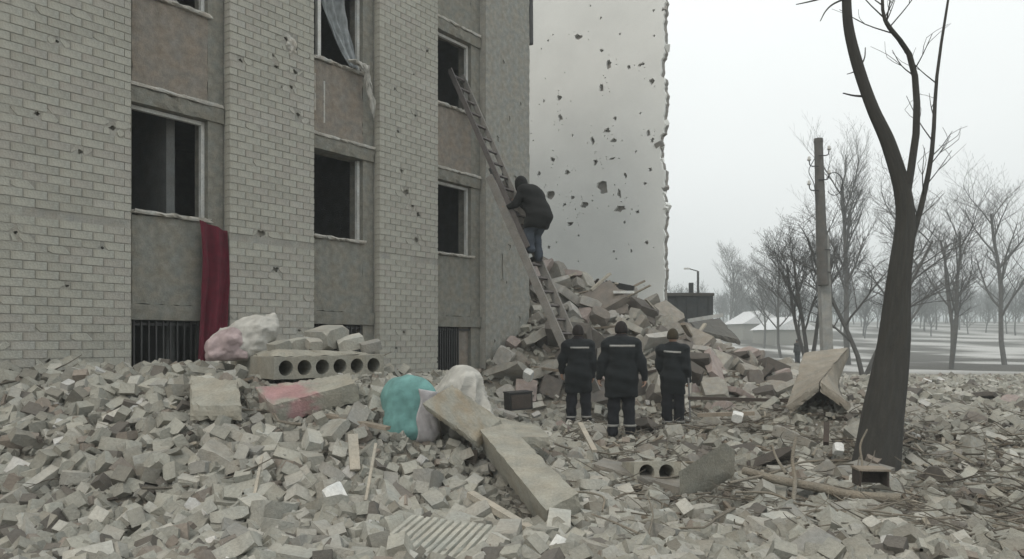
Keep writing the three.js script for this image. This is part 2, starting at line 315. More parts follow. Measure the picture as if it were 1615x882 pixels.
  function pierGeoHoles(core, a, c) {                         // the smooth end pier: a rendered skin with chips out of it
    core.geometry = box(a, c, -0.3, TOP, -0.4, -0.022); core.material = mat.mortar;
    const sh = new THREE.Shape(); sh.moveTo(a, -0.3);
    const er = rngOf(77); sh.lineTo(c, -0.3);
    for (let y = 0; y < TOP; y += 0.07) sh.lineTo(c - 0.05 * Math.abs(fbm(y * 1.7, 2, 0, 3)) * 2 - 0.015 * er(), y);
    sh.lineTo(a, TOP);
    const spots = [[4.75, 2.95, 0.05, 0.36], [5.0, 3.45, 0.05, 0.07], [4.55, 4.4, 0.06, 0.05], [5.35, 1.95, 0.05, 0.07], [4.9, 2.7, 0.03, 0.03], [5.2, 4.9, 0.04, 0.06], [4.6, 5.6, 0.05, 0.08], [5.4, 6.5, 0.03, 0.04], [4.8, 7.2, 0.04, 0.05], [5.3, 1.0, 0.05, 0.05], [4.5, 1.5, 0.03, 0.03], [5.0, 6.1, 0.03, 0.05]];
    for (const [t, y, rx, ry] of spots) sh.holes.push(blob(t, y, rx, ry, er));
    mesh('plaster_skin', boxUV(new THREE.ExtrudeGeometry(sh, { depth: 0.022, bevelEnabled: false })).translate(0, 0, -0.022), mat.plaster, b);
  }
  // recessed bays: spandrel panels, jambs, sills, lintels
  bays.forEach(([a, c], bi) => {
    const w0 = a + 0.08, w1 = a + 1.13, s0 = -0.15, s1 = -0.48;
    mesh('jamb', box(w1, c, -0.3, TOP, s1, s0 - 0.004), mat.panelGrey, b);
    mesh('jamb', box(a, w0, -0.3, TOP, s1, s0 - 0.004), mat.panelGrey, b);
    mesh('foot_wall', box(w0, w1, -0.3, 0.75, s1, s0 - 0.02), mat.panelGrey, b);
    SILLS.forEach((y, k) => {
      const below = k ? SILLS[k - 1] + 1.40 : 1.77;
      const p = mesh('spandrel_panel', hexa([V(w0, y, s0), V(w1, y, s0), V(w1, y, s1), V(w0, y, s1)].map((q, i) => { q.y += (i % 2 ? 0.02 : -0.015); return q; }), [V(w0, below + 0.2, s0), V(w1, below + 0.2, s0), V(w1, below + 0.2, s1), V(w0, below + 0.2, s1)], [16, 16, 3], 0.012, bi * 5 + k), k === 1 ? mat.panelBrown : mat.panelGrey, b);
      p.userData.label = k === 1 ? 'brown stained panel under the upper window' : 'grey plastered panel under the window';
      mesh('lintel', hexa([V(a + 0.004, below + 0.2, s0 + 0.05), V(c - 0.004, below + 0.2, s0 + 0.05), V(c - 0.004, below + 0.2, s1), V(a + 0.004, below + 0.2, s1)], [V(a + 0.004, below, s0 + 0.03), V(c - 0.004, below, s0 + 0.03), V(c - 0.004, below, s1), V(a + 0.004, below, s1)], [14, 3, 3], k ? 0.02 : 0.008, bi * 7 + k + 3), k ? mat.panelGrey : mat.panelGrey, b);
      if (k) mesh('ledge', hexa([V(a + 0.01, below + 0.245, s0 + 0.075), V(c - 0.02, below + 0.245, s0 + 0.075), V(c - 0.02, below + 0.25, s0 - 0.1), V(a + 0.01, below + 0.25, s0 - 0.1)], [V(a + 0.01, below + 0.2, s0 + 0.07), V(c - 0.02, below + 0.2, s0 + 0.07), V(c - 0.02, below + 0.2, s0 - 0.1), V(a + 0.01, below + 0.2, s0 - 0.1)], [20, 2, 3], 0.03, bi * 9 + k), mat.lintel, b);
      // the sill, broken along its edge
      mesh('window_sill', hexa([V(w0, y + 0.05, s0 + 0.06), V(w1 + 0.05, y + 0.05, s0 + 0.06), V(w1, y + 0.055, s1), V(w0, y + 0.055, s1)], [V(w0, y, s0 + 0.05), V(w1 + 0.05, y, s0 + 0.05), V(w1, y, s1), V(w0, y, s1)], [18, 2, 5], 0.035, bi * 3 + k + 40), mat.lintel, b);
    });
    const topw = SILLS[3] + 1.4; mesh('lintel', box(w0, w1, topw, TOP, s1, s0), mat.panelGrey, b);
    // window frames that are left
    SILLS.forEach((y, k) => {
      if (k > 2) return;
      const f = mesh('window_frame', merge([box(w1 - 0.055, w1 - 0.005, y + 0.06, y + 1.39, s0 - 0.14, s0 - 0.08), ...(bi === 3 && k === 0 ? [] : [box(w0 + 0.01, w1 - 0.056, y + 1.34, y + 1.39, s0 - 0.14, s0 - 0.08)]), ...(k === 1 && bi === 3 ? [box(w0 + 0.17, w0 + 0.235, y + 0.06, y + 1.339, s0 - 0.14, s0 - 0.08)] : [])]), mat.frame, b);
      f.userData.label = 'pale window frame without glass';
    });
    // basement grille
    const gr = mesh('basement_grille', merge([box(w0, w1, 1.70, 1.735, s0 - 0.07, s0 - 0.04), box(w0, w1, 0.85, 0.885, s0 - 0.07, s0 - 0.04)]), mat.iron, b);
    for (let k = 0; k < 11; k++) { const x = lerp(w0 + 0.04, w1 - (bi === 4 ? 0.36 : 0.04), k / 10); mesh('bar', box(x - 0.010, x + 0.010, 0.76, 1.76, s0 - 0.039, s0 - 0.018), mat.iron, gr); }
    if (bi === 4) mesh('board', box(w1 - 0.3, w1 - 0.01, 0.76, 1.765, s0 - 0.12, s0 - 0.075), mat.panelBrown, b);
  });
  // inside: floors, partitions, back and end walls, roof
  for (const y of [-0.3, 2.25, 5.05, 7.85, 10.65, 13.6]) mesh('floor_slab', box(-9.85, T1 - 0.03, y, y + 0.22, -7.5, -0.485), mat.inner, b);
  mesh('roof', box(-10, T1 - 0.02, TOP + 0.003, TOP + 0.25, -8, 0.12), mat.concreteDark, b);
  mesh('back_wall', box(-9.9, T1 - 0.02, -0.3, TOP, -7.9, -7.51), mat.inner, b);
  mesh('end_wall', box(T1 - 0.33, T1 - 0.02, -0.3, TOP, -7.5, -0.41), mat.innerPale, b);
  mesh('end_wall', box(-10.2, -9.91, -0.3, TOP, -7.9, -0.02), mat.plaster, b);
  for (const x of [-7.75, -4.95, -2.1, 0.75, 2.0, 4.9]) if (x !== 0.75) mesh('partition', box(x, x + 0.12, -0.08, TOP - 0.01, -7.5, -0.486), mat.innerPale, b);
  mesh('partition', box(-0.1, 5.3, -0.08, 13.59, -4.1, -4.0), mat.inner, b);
  const spl = mesh('plaster_splash', sdfMesh((x, y, z) => Math.hypot(x / 0.10, y / 0.15, z / 0.05) * 0.05 - 0.05 + 0.05 * fbm(x * 14, y * 14, z * 14, 3), [-0.2, -0.25, -0.08], [0.2, 0.25, 0.12], 0.012), mat.lintel, b); spl.position.set(-0.42, 5.93, -0.02); spl.userData.label = 'pale lump of plaster stuck on the brick pier';
  for (const [t, y0, y1, w] of [[0.30, 4.95, 5.62, 0.03], [0.12, 5.1, 5.7, 0.02]]) { const m = mesh('paint_run', hexa([V(t, y1, -0.1465), V(t + w, y1, -0.1465), V(t + w, y1, -0.152), V(t, y1, -0.152)], [V(t, y0, -0.1465), V(t + w, y0, -0.1465), V(t + w, y0, -0.152), V(t, y0, -0.152)], [2, 20, 1], 0.006, 3), mat.lintel, b); m.userData.label = 'white paint run on the brown panel'; }
  // a torn downpipe bracket near the roof edge
  mesh('downpipe', new THREE.CylinderGeometry(0.07, 0.08, 1.5, 10, 3).translate(T1 + 0.08, 8.65, -0.06), mat.iron, b);
}
function blob(x, y, rx, ry, rr) {
  const p = new THREE.Path(), n = 9 + Math.floor(rr() * 4), a0 = rr() * 6;
  for (let i = 0; i <= n; i++) { const a = a0 - (i % n) / n * Math.PI * 2; const k = i % n === 0 ? 1 : 0.5 + 0.8 * rr(); const X = x + Math.cos(a) * rx * k, Y = y + Math.sin(a) * ry * k; i ? p.lineTo(X, Y) : p.moveTo(X, Y); }
  p.closePath(); return p;
}

// ---------------------------------------------------------------- the white party wall left standing
{
  const g = group('party_wall', facade(12.5, 0, 0).x, 0, facade(12.5, 0, 0).z, TH - Math.PI / 2);   // local x runs out of the building, local z faces the camera
  tag(g, 'tall white plastered wall pitted with shrapnel holes behind the rubble pile', 'wall');
  const R = rngOf(23), z = 21.7;
  const loc = (px, py) => {                                  // where a line of sight meets the wall
    const dir = V((px - CX) / F, (HY - py) / F, -1), P = facade(12.5, 0, 0), n = V(-0.597, 0, 0.802), k = (P.x * n.x + P.z * n.z) / (dir.x * n.x + dir.z * n.z);
    const q = dir.multiplyScalar(k); return [(q.x - P.x) * 0.802 + (q.z - P.z) * 0.597, EYE + q.y];
  };
  const edge = [];
  for (let y = 0; y <= 14.4; y += 0.06) { const j = 0.16 * fbm(y * 0.9, 3, 1, 2) + 0.12 * fbm(y * 5, 7, 2, 3); edge.push([j - 0.02 + (Math.abs(y - 9.3) < 0.25 ? -0.1 : 0) + (Math.abs(y - 6.9) < 0.5 ? -0.1 : 0), y]); }
  const out = (inset) => { const s = new THREE.Shape(); s.moveTo(-11, -0.2); s.lineTo(inset * 0, -0.2); for (const [x, y] of edge) s.lineTo(x - inset * (0.4 + 0.9 * Math.abs(perlin.noise(y * 4, 1, 5))), y); s.lineTo(-11, 14.4); s.closePath(); return s; };
  const skin = out(0.05);
  const spots = [[915, 60, 7, 5], [951, 81, 3, 3], [963, 103, 4, 7], [994, 108, 3, 3], [1013, 103, 5, 3], [951, 140, 5, 5], [884, 155, 5, 4], [886, 187, 4, 6], [972, 188, 3, 3], [959, 207, 6, 4], [970, 222, 5, 4], [937, 223, 4, 8], [1025, 211, 4, 5], [1031, 222, 3, 3], [874, 252, 4, 4], [941, 258, 4, 6], [968, 251, 5, 2], [897, 273, 5, 4], [1028, 268, 3, 3], [989, 277, 3, 4],
    [953, 297, 11, 9], [956, 312, 6, 5], [871, 307, 8, 7], [905, 312, 4, 4], [893, 323, 4, 3], [979, 306, 4, 7], [924, 325, 8, 5], [928, 340, 8, 7], [980, 330, 11, 5], [990, 329, 3, 5], [979, 340, 4, 5], [1008, 335, 3, 3], [1036, 330, 7, 10], [901, 353, 6, 3], [987, 351, 2, 3], [1022, 383, 3, 3], [970, 397, 2, 2], [998, 397, 2, 3], [868, 391, 3, 3], [1036, 112, 9, 9], [1030, 130, 4, 4], [867, 65, 2, 2], [1033, 18, 2, 2], [1034, 58, 2, 2], [980, 55, 2, 2], [950, 30, 2, 2], [1020, 290, 3, 2], [915, 372, 2, 2], [860, 160, 2, 3], [1005, 240, 2, 2], [1012, 180, 2, 2], [905, 215, 2, 2], [852, 275, 3, 4]];
  const kept = []; for (const [px, py, rx, ry] of spots) { const [x, y] = loc(px, py), a = rx * 1.15 / 55, c = ry * 1.15 / 55; if (x < -0.25 - a && !kept.some(k => Math.abs(k[0] - x) < (k[2] + a) * 1.3 && Math.abs(k[1] - y) < (k[3] + c) * 1.3)) { kept.push([x, y, a, c]); skin.holes.push(blob(x, y, a, c, R)); } }
  for (const [x, y, a, c] of kept.slice()) if (a > 0.07) for (let i = 0; i < 7; i++) { const q = R() * 6.28, rr = 1.6 + 1.6 * R(), X = x + Math.cos(q) * a * rr, Y = y + Math.sin(q) * c * rr, A = 0.012 + 0.03 * R() * R(), C = 0.012 + 0.03 * R() * R(); if (X < -0.3 && !kept.some(k => Math.abs(k[0] - X) < (k[2] + A) * 1.35 && Math.abs(k[1] - Y) < (k[3] + C) * 1.35)) { kept.push([X, Y, A, C]); skin.holes.push(blob(X, Y, A, C, R)); } }
  for (let i = 0; i < 45; i++) { const x = -0.3 - R() * 5.5, y = 2 + R() * 11; const hl = blob(x, y, 0.012 + 0.022 * R(), 0.012 + 0.03 * R(), R); let ok = !kept.some(k => Math.abs(k[0] - x) < k[2] * 1.4 + 0.06 && Math.abs(k[1] - y) < k[3] * 1.4 + 0.06); for (const h of skin.holes) if (h._c && Math.hypot(h._c[0] - x, h._c[1] - y) < 0.15) ok = false; if (ok) { hl._c = [x, y]; skin.holes.push(hl); } }
  mesh('plaster_skin', boxUV(new THREE.ExtrudeGeometry(skin, { depth: 0.09, bevelEnabled: false })), mat.gable, g);
  const core = mesh('masonry_core', boxUV(new THREE.ExtrudeGeometry(out(0.02), { depth: 0.14, bevelEnabled: false })).translate(0, 0, -0.145), mat.gableCore, g);
  core.userData.label = 'rough grey masonry showing in the holes and at the torn edge';
  // bits still stuck to the torn edge
  for (let i = 0; i < 14; i++) { const e = edge[20 + Math.floor(R() * (edge.length - 40))]; const m = mesh('edge_fragment', chunk(0.12 + 0.16 * R(), 0.1 + 0.14 * R(), 0.1 + 0.1 * R(), R), R() < 0.5 ? mat.gable : mat.gableCore, g); m.position.set(e[0] - 0.06, e[1], -0.08 + 0.1 * R()); m.rotation.set(R(), R(), R() * 3); }
}
function chunk(w, h, d, rr, cut = 0.35) {                      // a broken lump: a box with its corners knocked off
  const pts = [];
  for (const a of [-1, 1]) for (const b of [-1, 1]) for (const c of [-1, 1]) {
    const j = () => 1 - 0.12 * rr();
    if (rr() < cut) { const k = 0.35 + 0.4 * rr(); pts.push(V(a * k, b, c), V(a, b * k, c), V(a, b, c * k)); } else pts.push(V(a * j(), b * j(), c * j()));
  }
  return boxUV(new ConvexGeometry(pts.map(p => V(p.x * w / 2, p.y * h / 2, p.z * d / 2))));
}

// ---------------------------------------------------------------- loose rubble
const RB = rngOf(4242);
const brickGeos = [[0.25, 0.088, 0.12, 0.12], [0.25, 0.088, 0.12, 0.3], [0.25, 0.105, 0.12, 0.12], [0.17, 0.088, 0.12, 0.3], [0.13, 0.088, 0.12, 0.4], [0.21, 0.088, 0.12, 0.2], [0.37, 0.09, 0.25, 0.3], [0.19, 0.18, 0.12, 0.5], [0.25, 0.19, 0.14, 0.25]].map(([a, b, c, k]) => chunk(a, b, c, RB, k));
const lumpGeos = Array.from({ length: 8 }, () => chunk(1, 0.5 + 0.5 * RB(), 0.6 + 0.5 * RB(), RB, 0.65));
const slabGeos = Array.from({ length: 6 }, () => chunk(1, 0.16 + 0.14 * RB(), 0.5 + 0.4 * RB(), RB, 0.5));
const inBuilding = (x, d) => { const [t, s] = toF(x, d); return (s < 0.06 && t < 6.1 && s > -8.3) || (t > 12.0 && s < 0.4 && s > -12); };
const keep = [];                                               // footprints kept clear for the pieces set by hand: x, d, r
function clear(x, d, r) { keep.push([x, d, r]); }
const blocked = (x, d, m = 0) => inBuilding(x, d) || keep.some(([a, b, r]) => Math.hypot(x - a, d - b) < r + m);
function seenX(d, m = 0.6) { return 0.675 * d + m; }
const pieces = [];
function scatter(n, dmin, dmax, fn, kf = 0.85) { for (let i = 0, tries = 0; i < n && tries < n * 6; tries++) { const d = dmin + (dmax - dmin) * Math.pow(RB(), 1.15), w = seenX(d), x = (RB() * 2 - 1) * w; if (inBuilding(x, d) || keep.some(([a, b, r]) => Math.hypot(x - a, d - b) < r * kf)) continue; if (fn(x, d)) i++; } }
const M4 = new THREE.Matrix4(), Q = new THREE.Quaternion(), E = new THREE.Euler();
function pose(x, y, d, tilt, s) { E.set((RB() - 0.5) * 2 * tilt, RB() * 6.283, (RB() - 0.5) * 2 * tilt, 'YXZ'); Q.setFromEuler(E); return new THREE.Matrix4().compose(V(x, y, -d), Q.clone(), s); }
function instanced(name, label, geo, list, cat) {
  const m = new THREE.InstancedMesh(geo, M(1, 1, 1, { bumpScale: 0.008 }), list.length); m.name = numbered(name); m.castShadow = m.receiveShadow = true;
  list.forEach(([mx, c], i) => { m.setMatrixAt(i, mx); m.setColorAt(i, new THREE.Color().setRGB(...c)); });
  tag(m, label, cat, null, 'stuff'); scene.add(m); return m;
}
function tone() {
  const r = RB(), k = 0.82 + 0.36 * RB();
  const c = r < 0.58 ? [0.38, 0.37, 0.32] : r < 0.78 ? [0.47, 0.455, 0.405] : r < 0.88 ? [0.28, 0.265, 0.225] : r < 0.93 ? [0.29, 0.25, 0.21] : r < 0.985 ? [0.17, 0.155, 0.135] : [0.66, 0.65, 0.62];
  return c.map(v => Math.min(0.8, v * k));
}

// ---------------------------------------------------------------- pieces set by hand
const cn = (a, s = 0.22) => (u, v, w, q) => { const k = a * (1 + s * fbm(q.x * 3, q.y * 3, q.z * 3, 3)); return [k, k, k]; };
function slabThing(name, label, cat, top, off, o = {}) {
  const bot = offsetDown(top, off);
  const m = mesh(name, hexa(top, bot, o.n || [12, 3, 8], o.rough ?? 0.02, o.seed || 3, o.color || cn(1)), o.mat || mat.concrete);
  const c = top.reduce((s, q) => s.add(q), V(0, 0, 0)).multiplyScalar(0.25); if (o.clear) clear(c.x, -c.z, o.clear);
  rebase(m); tag(m, label, cat, o.group); return m;
}
// hollow-core floor slab on top of the mound
{
  const W = 1.23, Ht = 0.225, L = 1.35;
  const sh = new THREE.Shape(); sh.moveTo(0, 0); for (let i = 1; i <= 12; i++) sh.lineTo(W * i / 12, 0.012 * perlin.noise(i * 0.7, 1, 1)); sh.lineTo(W, Ht); for (let i = 11; i >= 0; i--) sh.lineTo(W * i / 12, Ht + 0.018 * perlin.noise(i * 0.8, 5, 1)); sh.closePath();
  for (let i = 0; i < 6; i++) { const p = new THREE.Path(); p.absellipse(0.125 + i * 0.196, 0.11, 0.076, 0.08, 0, Math.PI * 2, true); sh.holes.push(p); }
  const g = boxUV(new THREE.ExtrudeGeometry(sh, { depth: L, bevelEnabled: false, curveSegments: 9 })); g.translate(0, 0, -L);
  const a = at(432, 596, 7.6);
  const t = group('hollow_core_slab', a.x, a.y - 0.02, a.z, Math.atan2(0.75, 0.97)); t.rotation.z = 0.012;
  g.setAttribute('color', new THREE.BufferAttribute(new Float32Array(g.attributes.position.count * 3).fill(0.92), 3));
  mesh('slab_body', g, mat.concrete, t);
  mesh('bed_mortar', hexa([V(0.1, Ht + 0.07, -0.25), V(1.1, Ht + 0.03, -0.25), V(1.1, Ht + 0.03, -1.2), V(0.1, Ht + 0.05, -1.2)], [V(0, Ht + 0.002, -0.1), V(1.2, Ht + 0.002, -0.1), V(1.2, Ht + 0.002, -1.3), V(0, Ht + 0.002, -1.3)], [16, 2, 10], 0.05, 8, cn(0.95)), mat.concrete, t);
  tag(t, 'broken hollow-core concrete floor slab with six round holes on the mound', 'slab');
  clear(a.x + 0.3, -a.z + 0.6, 0.95);
}
// debris on the hollow slab
[[470, 540, 8.4, 0.26, 0.12], [515, 530, 8.7, 0.42, 0.22], [552, 538, 8.7, 0.3, 0.14], [440, 545, 8.1, 0.2, 0.12], [585, 543, 8.6, 0.22, 0.1], [495, 540, 8.3, 0.18, 0.1]].forEach(([px, py, d, w, h], i) => {
  const p = at(px, py, d), m = mesh('mortar_lump', chunk(w, h, w * 0.8, RB, 0.7), looseTones[i % 6]); m.position.copy(p); m.rotation.set(0.2 * RB(), RB() * 3, 0.15); m.position.y = Math.max(1.42, p.y - 0.02);
  tag(m, 'lump of broken mortar lying on the hollow-core slab', 'rubble lump', 'lumps on the hollow-core slab');
});
// pink painted beam
slabThing('painted_beam', 'concrete beam with smeared pink paint below the hollow-core slab', 'beam',
  [at(428, 640, 7.0), at(562, 604, 7.3), at(552, 588, 7.62), at(402, 611, 7.35)], V(0.02, -0.185, -0.06), { n: [30, 6, 8], rough: 0.015, seed: 5, clear: 0.45,
    color: (u, v, w, q) => { const p = sm(0.0, 0.18, fbm(u * 4, v * 1.5 + w * 2, 3, 3) * 0.7 + 0.30 - Math.abs(u - 0.26) * 1.1); const k = 0.98; return [lerp(k, 1.15, p), lerp(k, 0.72, p), lerp(k, 0.84, p)]; } });
// slab lying below the left end of it
slabThing('wall_panel_fragment', 'grey flat panel fragment at the left edge of the mound', 'slab', [at(300, 640, 6.9), at(382, 640, 6.9), at(375, 600, 7.4), at(300, 592, 7.5)], V(0, -0.14, 0), { clear: 0.4, seed: 9 });
// the broken grey beam in the middle
slabThing('concrete_beam', 'long broken concrete beam sloping down to the front, centre', 'beam',
  [at(752, 672, 7.4), at(862, 806, 5.75), at(912, 778, 5.95), at(797, 664, 7.75)], V(0.05, -0.26, -0.10), { n: [26, 6, 8], rough: 0.014, seed: 13, clear: 0.35 });
clear(-0.25, 7.0, 0.3); clear(-0.08, 6.5, 0.3); clear(0.08, 6.05, 0.28); clear(0.3, 6.0, 0.25); clear(0.0, 6.9, 0.35); clear(0.2, 6.2, 0.3);
slabThing('concrete_beam', 'upper half of the snapped beam, beside the turquoise bundle', 'beam',
  [at(666, 636, 6.95), at(750, 696, 7.2), at(790, 662, 7.6), at(712, 606, 7.4)], V(0.03, -0.075, -0.05), { n: [20, 3, 10], rough: 0.012, seed: 17, color: (u, v, w, q) => { const k = 1 + 0.2 * fbm(q.x * 4, q.y * 4, q.z * 4, 3); const r = sm(-0.15, 0.25, fbm(q.x * 5, q.y * 5, q.z * 5 + 9, 3)); return [lerp(k, 0.98, r), lerp(k, 0.86, r), lerp(k, 0.74, r)]; } });
slabThing('flat_slab', 'flat pale slab lying behind the long broken beam', 'slab', [at(770, 690, 8.6), at(868, 690, 8.6), at(850, 672, 9.3), at(775, 655, 9.8)], V(0, -0.12, 0), { clear: 0.5, seed: 21 });
slabThing('tilted_panel', 'grey panel standing tilted at the right of the pile of bricks', 'slab', [at(1070, 744, 7.0), at(1142, 698, 7.25), at(1160, 706, 7.4), at(1088, 748, 7.15)], V(0.03, -0.30, -0.12), { n: [14, 8, 3], rough: 0.014, seed: 25, clear: 0.42 }); clear(1.7, 6.75, 0.36); clear(1.95, 6.9, 0.3);
slabThing('rubble_slab', 'dark slab lying under the tilted panel', 'slab', [at(935, 732, 7.9), at(1075, 770, 7.1), at(1090, 752, 7.7), at(950, 722, 8.4)], V(0, -0.07, 0), { seed: 27, mat: mat.concreteDark, rough: 0.012 });
// two ring ends half buried
{
  const t = group('slab_end', at(1037, 742, 7.5).x, at(1037, 752, 7.5).y, -7.5, 0.1);
  const sh = new THREE.Shape(); sh.moveTo(-0.24, -0.12); sh.lineTo(0.24, -0.12); sh.lineTo(0.245, 0.1); sh.lineTo(0.05, 0.112); sh.lineTo(-0.23, 0.1); sh.closePath();
  for (const x of [-0.105, 0.095]) { const p = new THREE.Path(); p.absellipse(x, 0.0, 0.078, 0.08, 0, 6.2832, true); sh.holes.push(p); }
  const g = boxUV(new THREE.ExtrudeGeometry(sh, { depth: 0.5, bevelEnabled: false, curveSegments: 10 })); g.translate(0, 0.04, -0.5); g.setAttribute('color', new THREE.BufferAttribute(new Float32Array(g.attributes.position.count * 3).fill(1.1), 3));
  mesh('slab_body', g, mat.concrete, t); t.rotation.x = -0.15; tag(t, 'half-buried slab end with two round holes', 'slab'); clear(1.44, 7.6, 0.3);
}
// tilted block by the pole
{
  const pk = at(1292, 602, 10.5), L = at(1240, 642, 10.5), Rr = at(1342, 638, 10.5), back = at(1338, 548, 12.5), bl = at(1268, 556, 12.4);
  const m = mesh('tilted_slab', hexa([L, pk, back, bl], [L.clone().add(V(0.06, -0.10, 0)), V(pk.x, pk.y - 0.14, pk.z), back.clone().add(V(0, -0.14, 0)), bl.clone().add(V(0.06, -0.14, 0))], [10, 3, 14], 0.02, 31, cn(0.95)), mat.slabTan);
  rebase(m); tag(m, 'left half of a peaked concrete slab tipped up in front of the pole', 'slab');
  const m2 = mesh('tilted_slab', hexa([V(pk.x + 0.015, pk.y, pk.z), Rr, Rr.clone().add(V(0.5, -0.02, -1.9)), V(back.x + 0.015, back.y, back.z)], [V(pk.x + 0.015, pk.y - 0.14, pk.z), Rr.clone().add(V(0, -0.13, 0)), Rr.clone().add(V(0.5, -0.14, -1.9)), V(back.x + 0.015, back.y - 0.14, back.z)], [10, 3, 14], 0.02, 33, cn(0.95)), mat.slabTan);
  rebase(m2); tag(m2, 'right half of a peaked concrete slab tipped up in front of the pole', 'slab');
  const pr = mesh('added_shade_block', hexa([V(4.42, 0.66, -11.45), V(5.0, 0.62, -11.45), V(5.2, 1.0, -12.2), V(4.55, 1.0, -12.2)], [V(4.4, 0.05, -11.4), V(5.05, 0.05, -11.4), V(5.3, 0.05, -12.3), V(4.5, 0.05, -12.3)], [10, 6, 8], 0.03, 41, cn(0.9)), mat.concreteDark); rebase(pr); tag(pr, 'dark block added beneath the peaked slab to shade its opening', 'lump');  // added block: stops light so the opening under the slab stays dark
  clear(4.6, 11.3, 0.6); clear(4.25, 10.3, 0.35);
}
// ribbed panel at the very front
{
  const t = group('ribbed_panel', at(690, 850, 5.3).x, H(-0.52, 5.3) + 0.06, -5.3, -0.35); t.rotation.order = 'YXZ'; t.rotation.x = 0.16; t.rotation.z = -0.04;
  mesh('sheet', box(-0.36, 0.36, 0, 0.03, -0.32, 0.55), brickTones[2], t);
  for (let i = 0; i < 12; i++) mesh('rib', hexa([V(-0.35 + i * 0.06, 0.055, 0.54), V(-0.315 + i * 0.06, 0.055, 0.54), V(-0.315 + i * 0.06, 0.055, -0.31), V(-0.35 + i * 0.06, 0.055, -0.31)], [V(-0.355 + i * 0.06, 0.031, 0.54), V(-0.308 + i * 0.06, 0.031, 0.54), V(-0.308 + i * 0.06, 0.031, -0.31), V(-0.355 + i * 0.06, 0.031, -0.31)], [2, 1, 8], 0.006, i, cn(1)), brickTones[2], t);
  tag(t, 'pale ribbed panel lying at the front among the bricks', 'panel'); clear(-0.5, 5.25, 0.42);
}
// planks and sticks
function plank(label, a, b, w, h, m, name = 'plank', cat = 'plank') { const k = rebase(mesh(name, bar(a, b, w, h), m)); tag(k, label, cat); return k; }
plank('long pale plank lying in front of the broken beam', at(742, 780, 6.2), at(846, 842, 5.55), 0.075, 0.05, mat.paleWood);
plank('pale board standing among the bricks on the left', at(560, 742, 6.35), at(556, 686, 6.55), 0.085, 0.035, mat.paleWood);
plank('thin pale stick leaning right of the pale board', at(577, 790, 6.0), at(593, 700, 6.35), 0.022, 0.022, mat.paleWood, 'wooden_stick', 'stick');
plank('thin pale stick standing in the bricks far left', at(398, 800, 5.9), at(413, 720, 6.25), 0.022, 0.022, mat.paleWood, 'wooden_stick', 'stick');
plank('dark board lying across the rubble left of the turquoise bundle', at(515, 655, 7.1), at(612, 676, 6.9), 0.10, 0.03, mat.wood);
plank('grey lath lying on the rubble between the beam and the people', at(915, 668, 9.4), at(938, 712, 8.5), 0.06, 0.03, mat.paleWood);
plank('long dark board lying right of the people', at(1085, 628, 12.2), at(1250, 632, 11.9), 0.09, 0.05, mat.darkWood);
plank('short dark board behind the tilted panel', at(1100, 655, 10.8), at(1190, 652, 10.6), 0.1, 0.05, mat.wood);
plank('dark post stump standing right of the tilted panel', at(1303, 700, 8.7), at(1304, 668, 8.9), 0.06, 0.06, mat.darkWood, 'post_stump', 'stump');
plank('pale board propped on the crest of the rubble pile', at(932, 458, 17.6), at(962, 432, 17.9), 0.10, 0.05, mat.paleWood);
plank('black charred board on the crest of the rubble pile', at(955, 447, 18.2), at(1000, 456, 18.0), 0.14, 0.14, mat.black);
plank('white strip lying on the rubble pile', at(967, 461, 17.2), at(1000, 461, 17.2), 0.1, 0.06, mat.white);
// branches lying on the right
{
  const mk = (label, ps, r0, r1) => { const g = tubePath(ps.map(p => at(...p).add(V(0, 0.075, 0))), r0, r1, 14, 7); const m = rebase(mesh('fallen_branch', g, mat.bark.clone())); m.material.color.setRGB(0.30, 0.265, 0.21); tag(m, label, 'branch'); };
  mk('thick fallen branch lying across the rubble to the right', [[1172, 754, 7.3], [1228, 770, 7.1], [1290, 782, 7.0], [1345, 795, 6.85], [1420, 800, 6.7]], 0.038, 0.05);
  mk('thin branch lying under the thick fallen branch', [[1150, 775, 7.0], [1215, 760, 7.2], [1262, 742, 7.5], [1300, 738, 7.6]], 0.016, 0.01);
  mk('thin branch standing upright through the thick fallen branch', [[1251, 806, 6.7], [1254, 770, 6.95], [1250, 735, 7.1], [1256, 703, 7.2]], 0.022, 0.014);
  mk('bent twig rising from the rubble near the tree trunk', [[1356, 775, 7.0], [1360, 745, 7.1], [1357, 715, 7.15], [1368, 690, 7.2]], 0.014, 0.008);
  mk('bent twig beside the thin upright branch', [[1240, 760, 7.1], [1225, 735, 7.3], [1218, 715, 7.5]], 0.016, 0.009);
  mk('curved wire-thin branch in front of the beam end', [[905, 790, 6.3], [930, 792, 6.25], [952, 800, 6.15], [950, 822, 6.0]], 0.010, 0.008);
  mk('forked twig on the ground right of the tilted panel', [[1160, 790, 6.7], [1215, 792, 6.6], [1268, 812, 6.4], [1330, 812, 6.4]], 0.012, 0.007);
  mk('long thin branch lying along the front right corner', [[1290, 835, 6.1], [1345, 822, 6.3], [1420, 815, 6.4]], 0.015, 0.012);
}
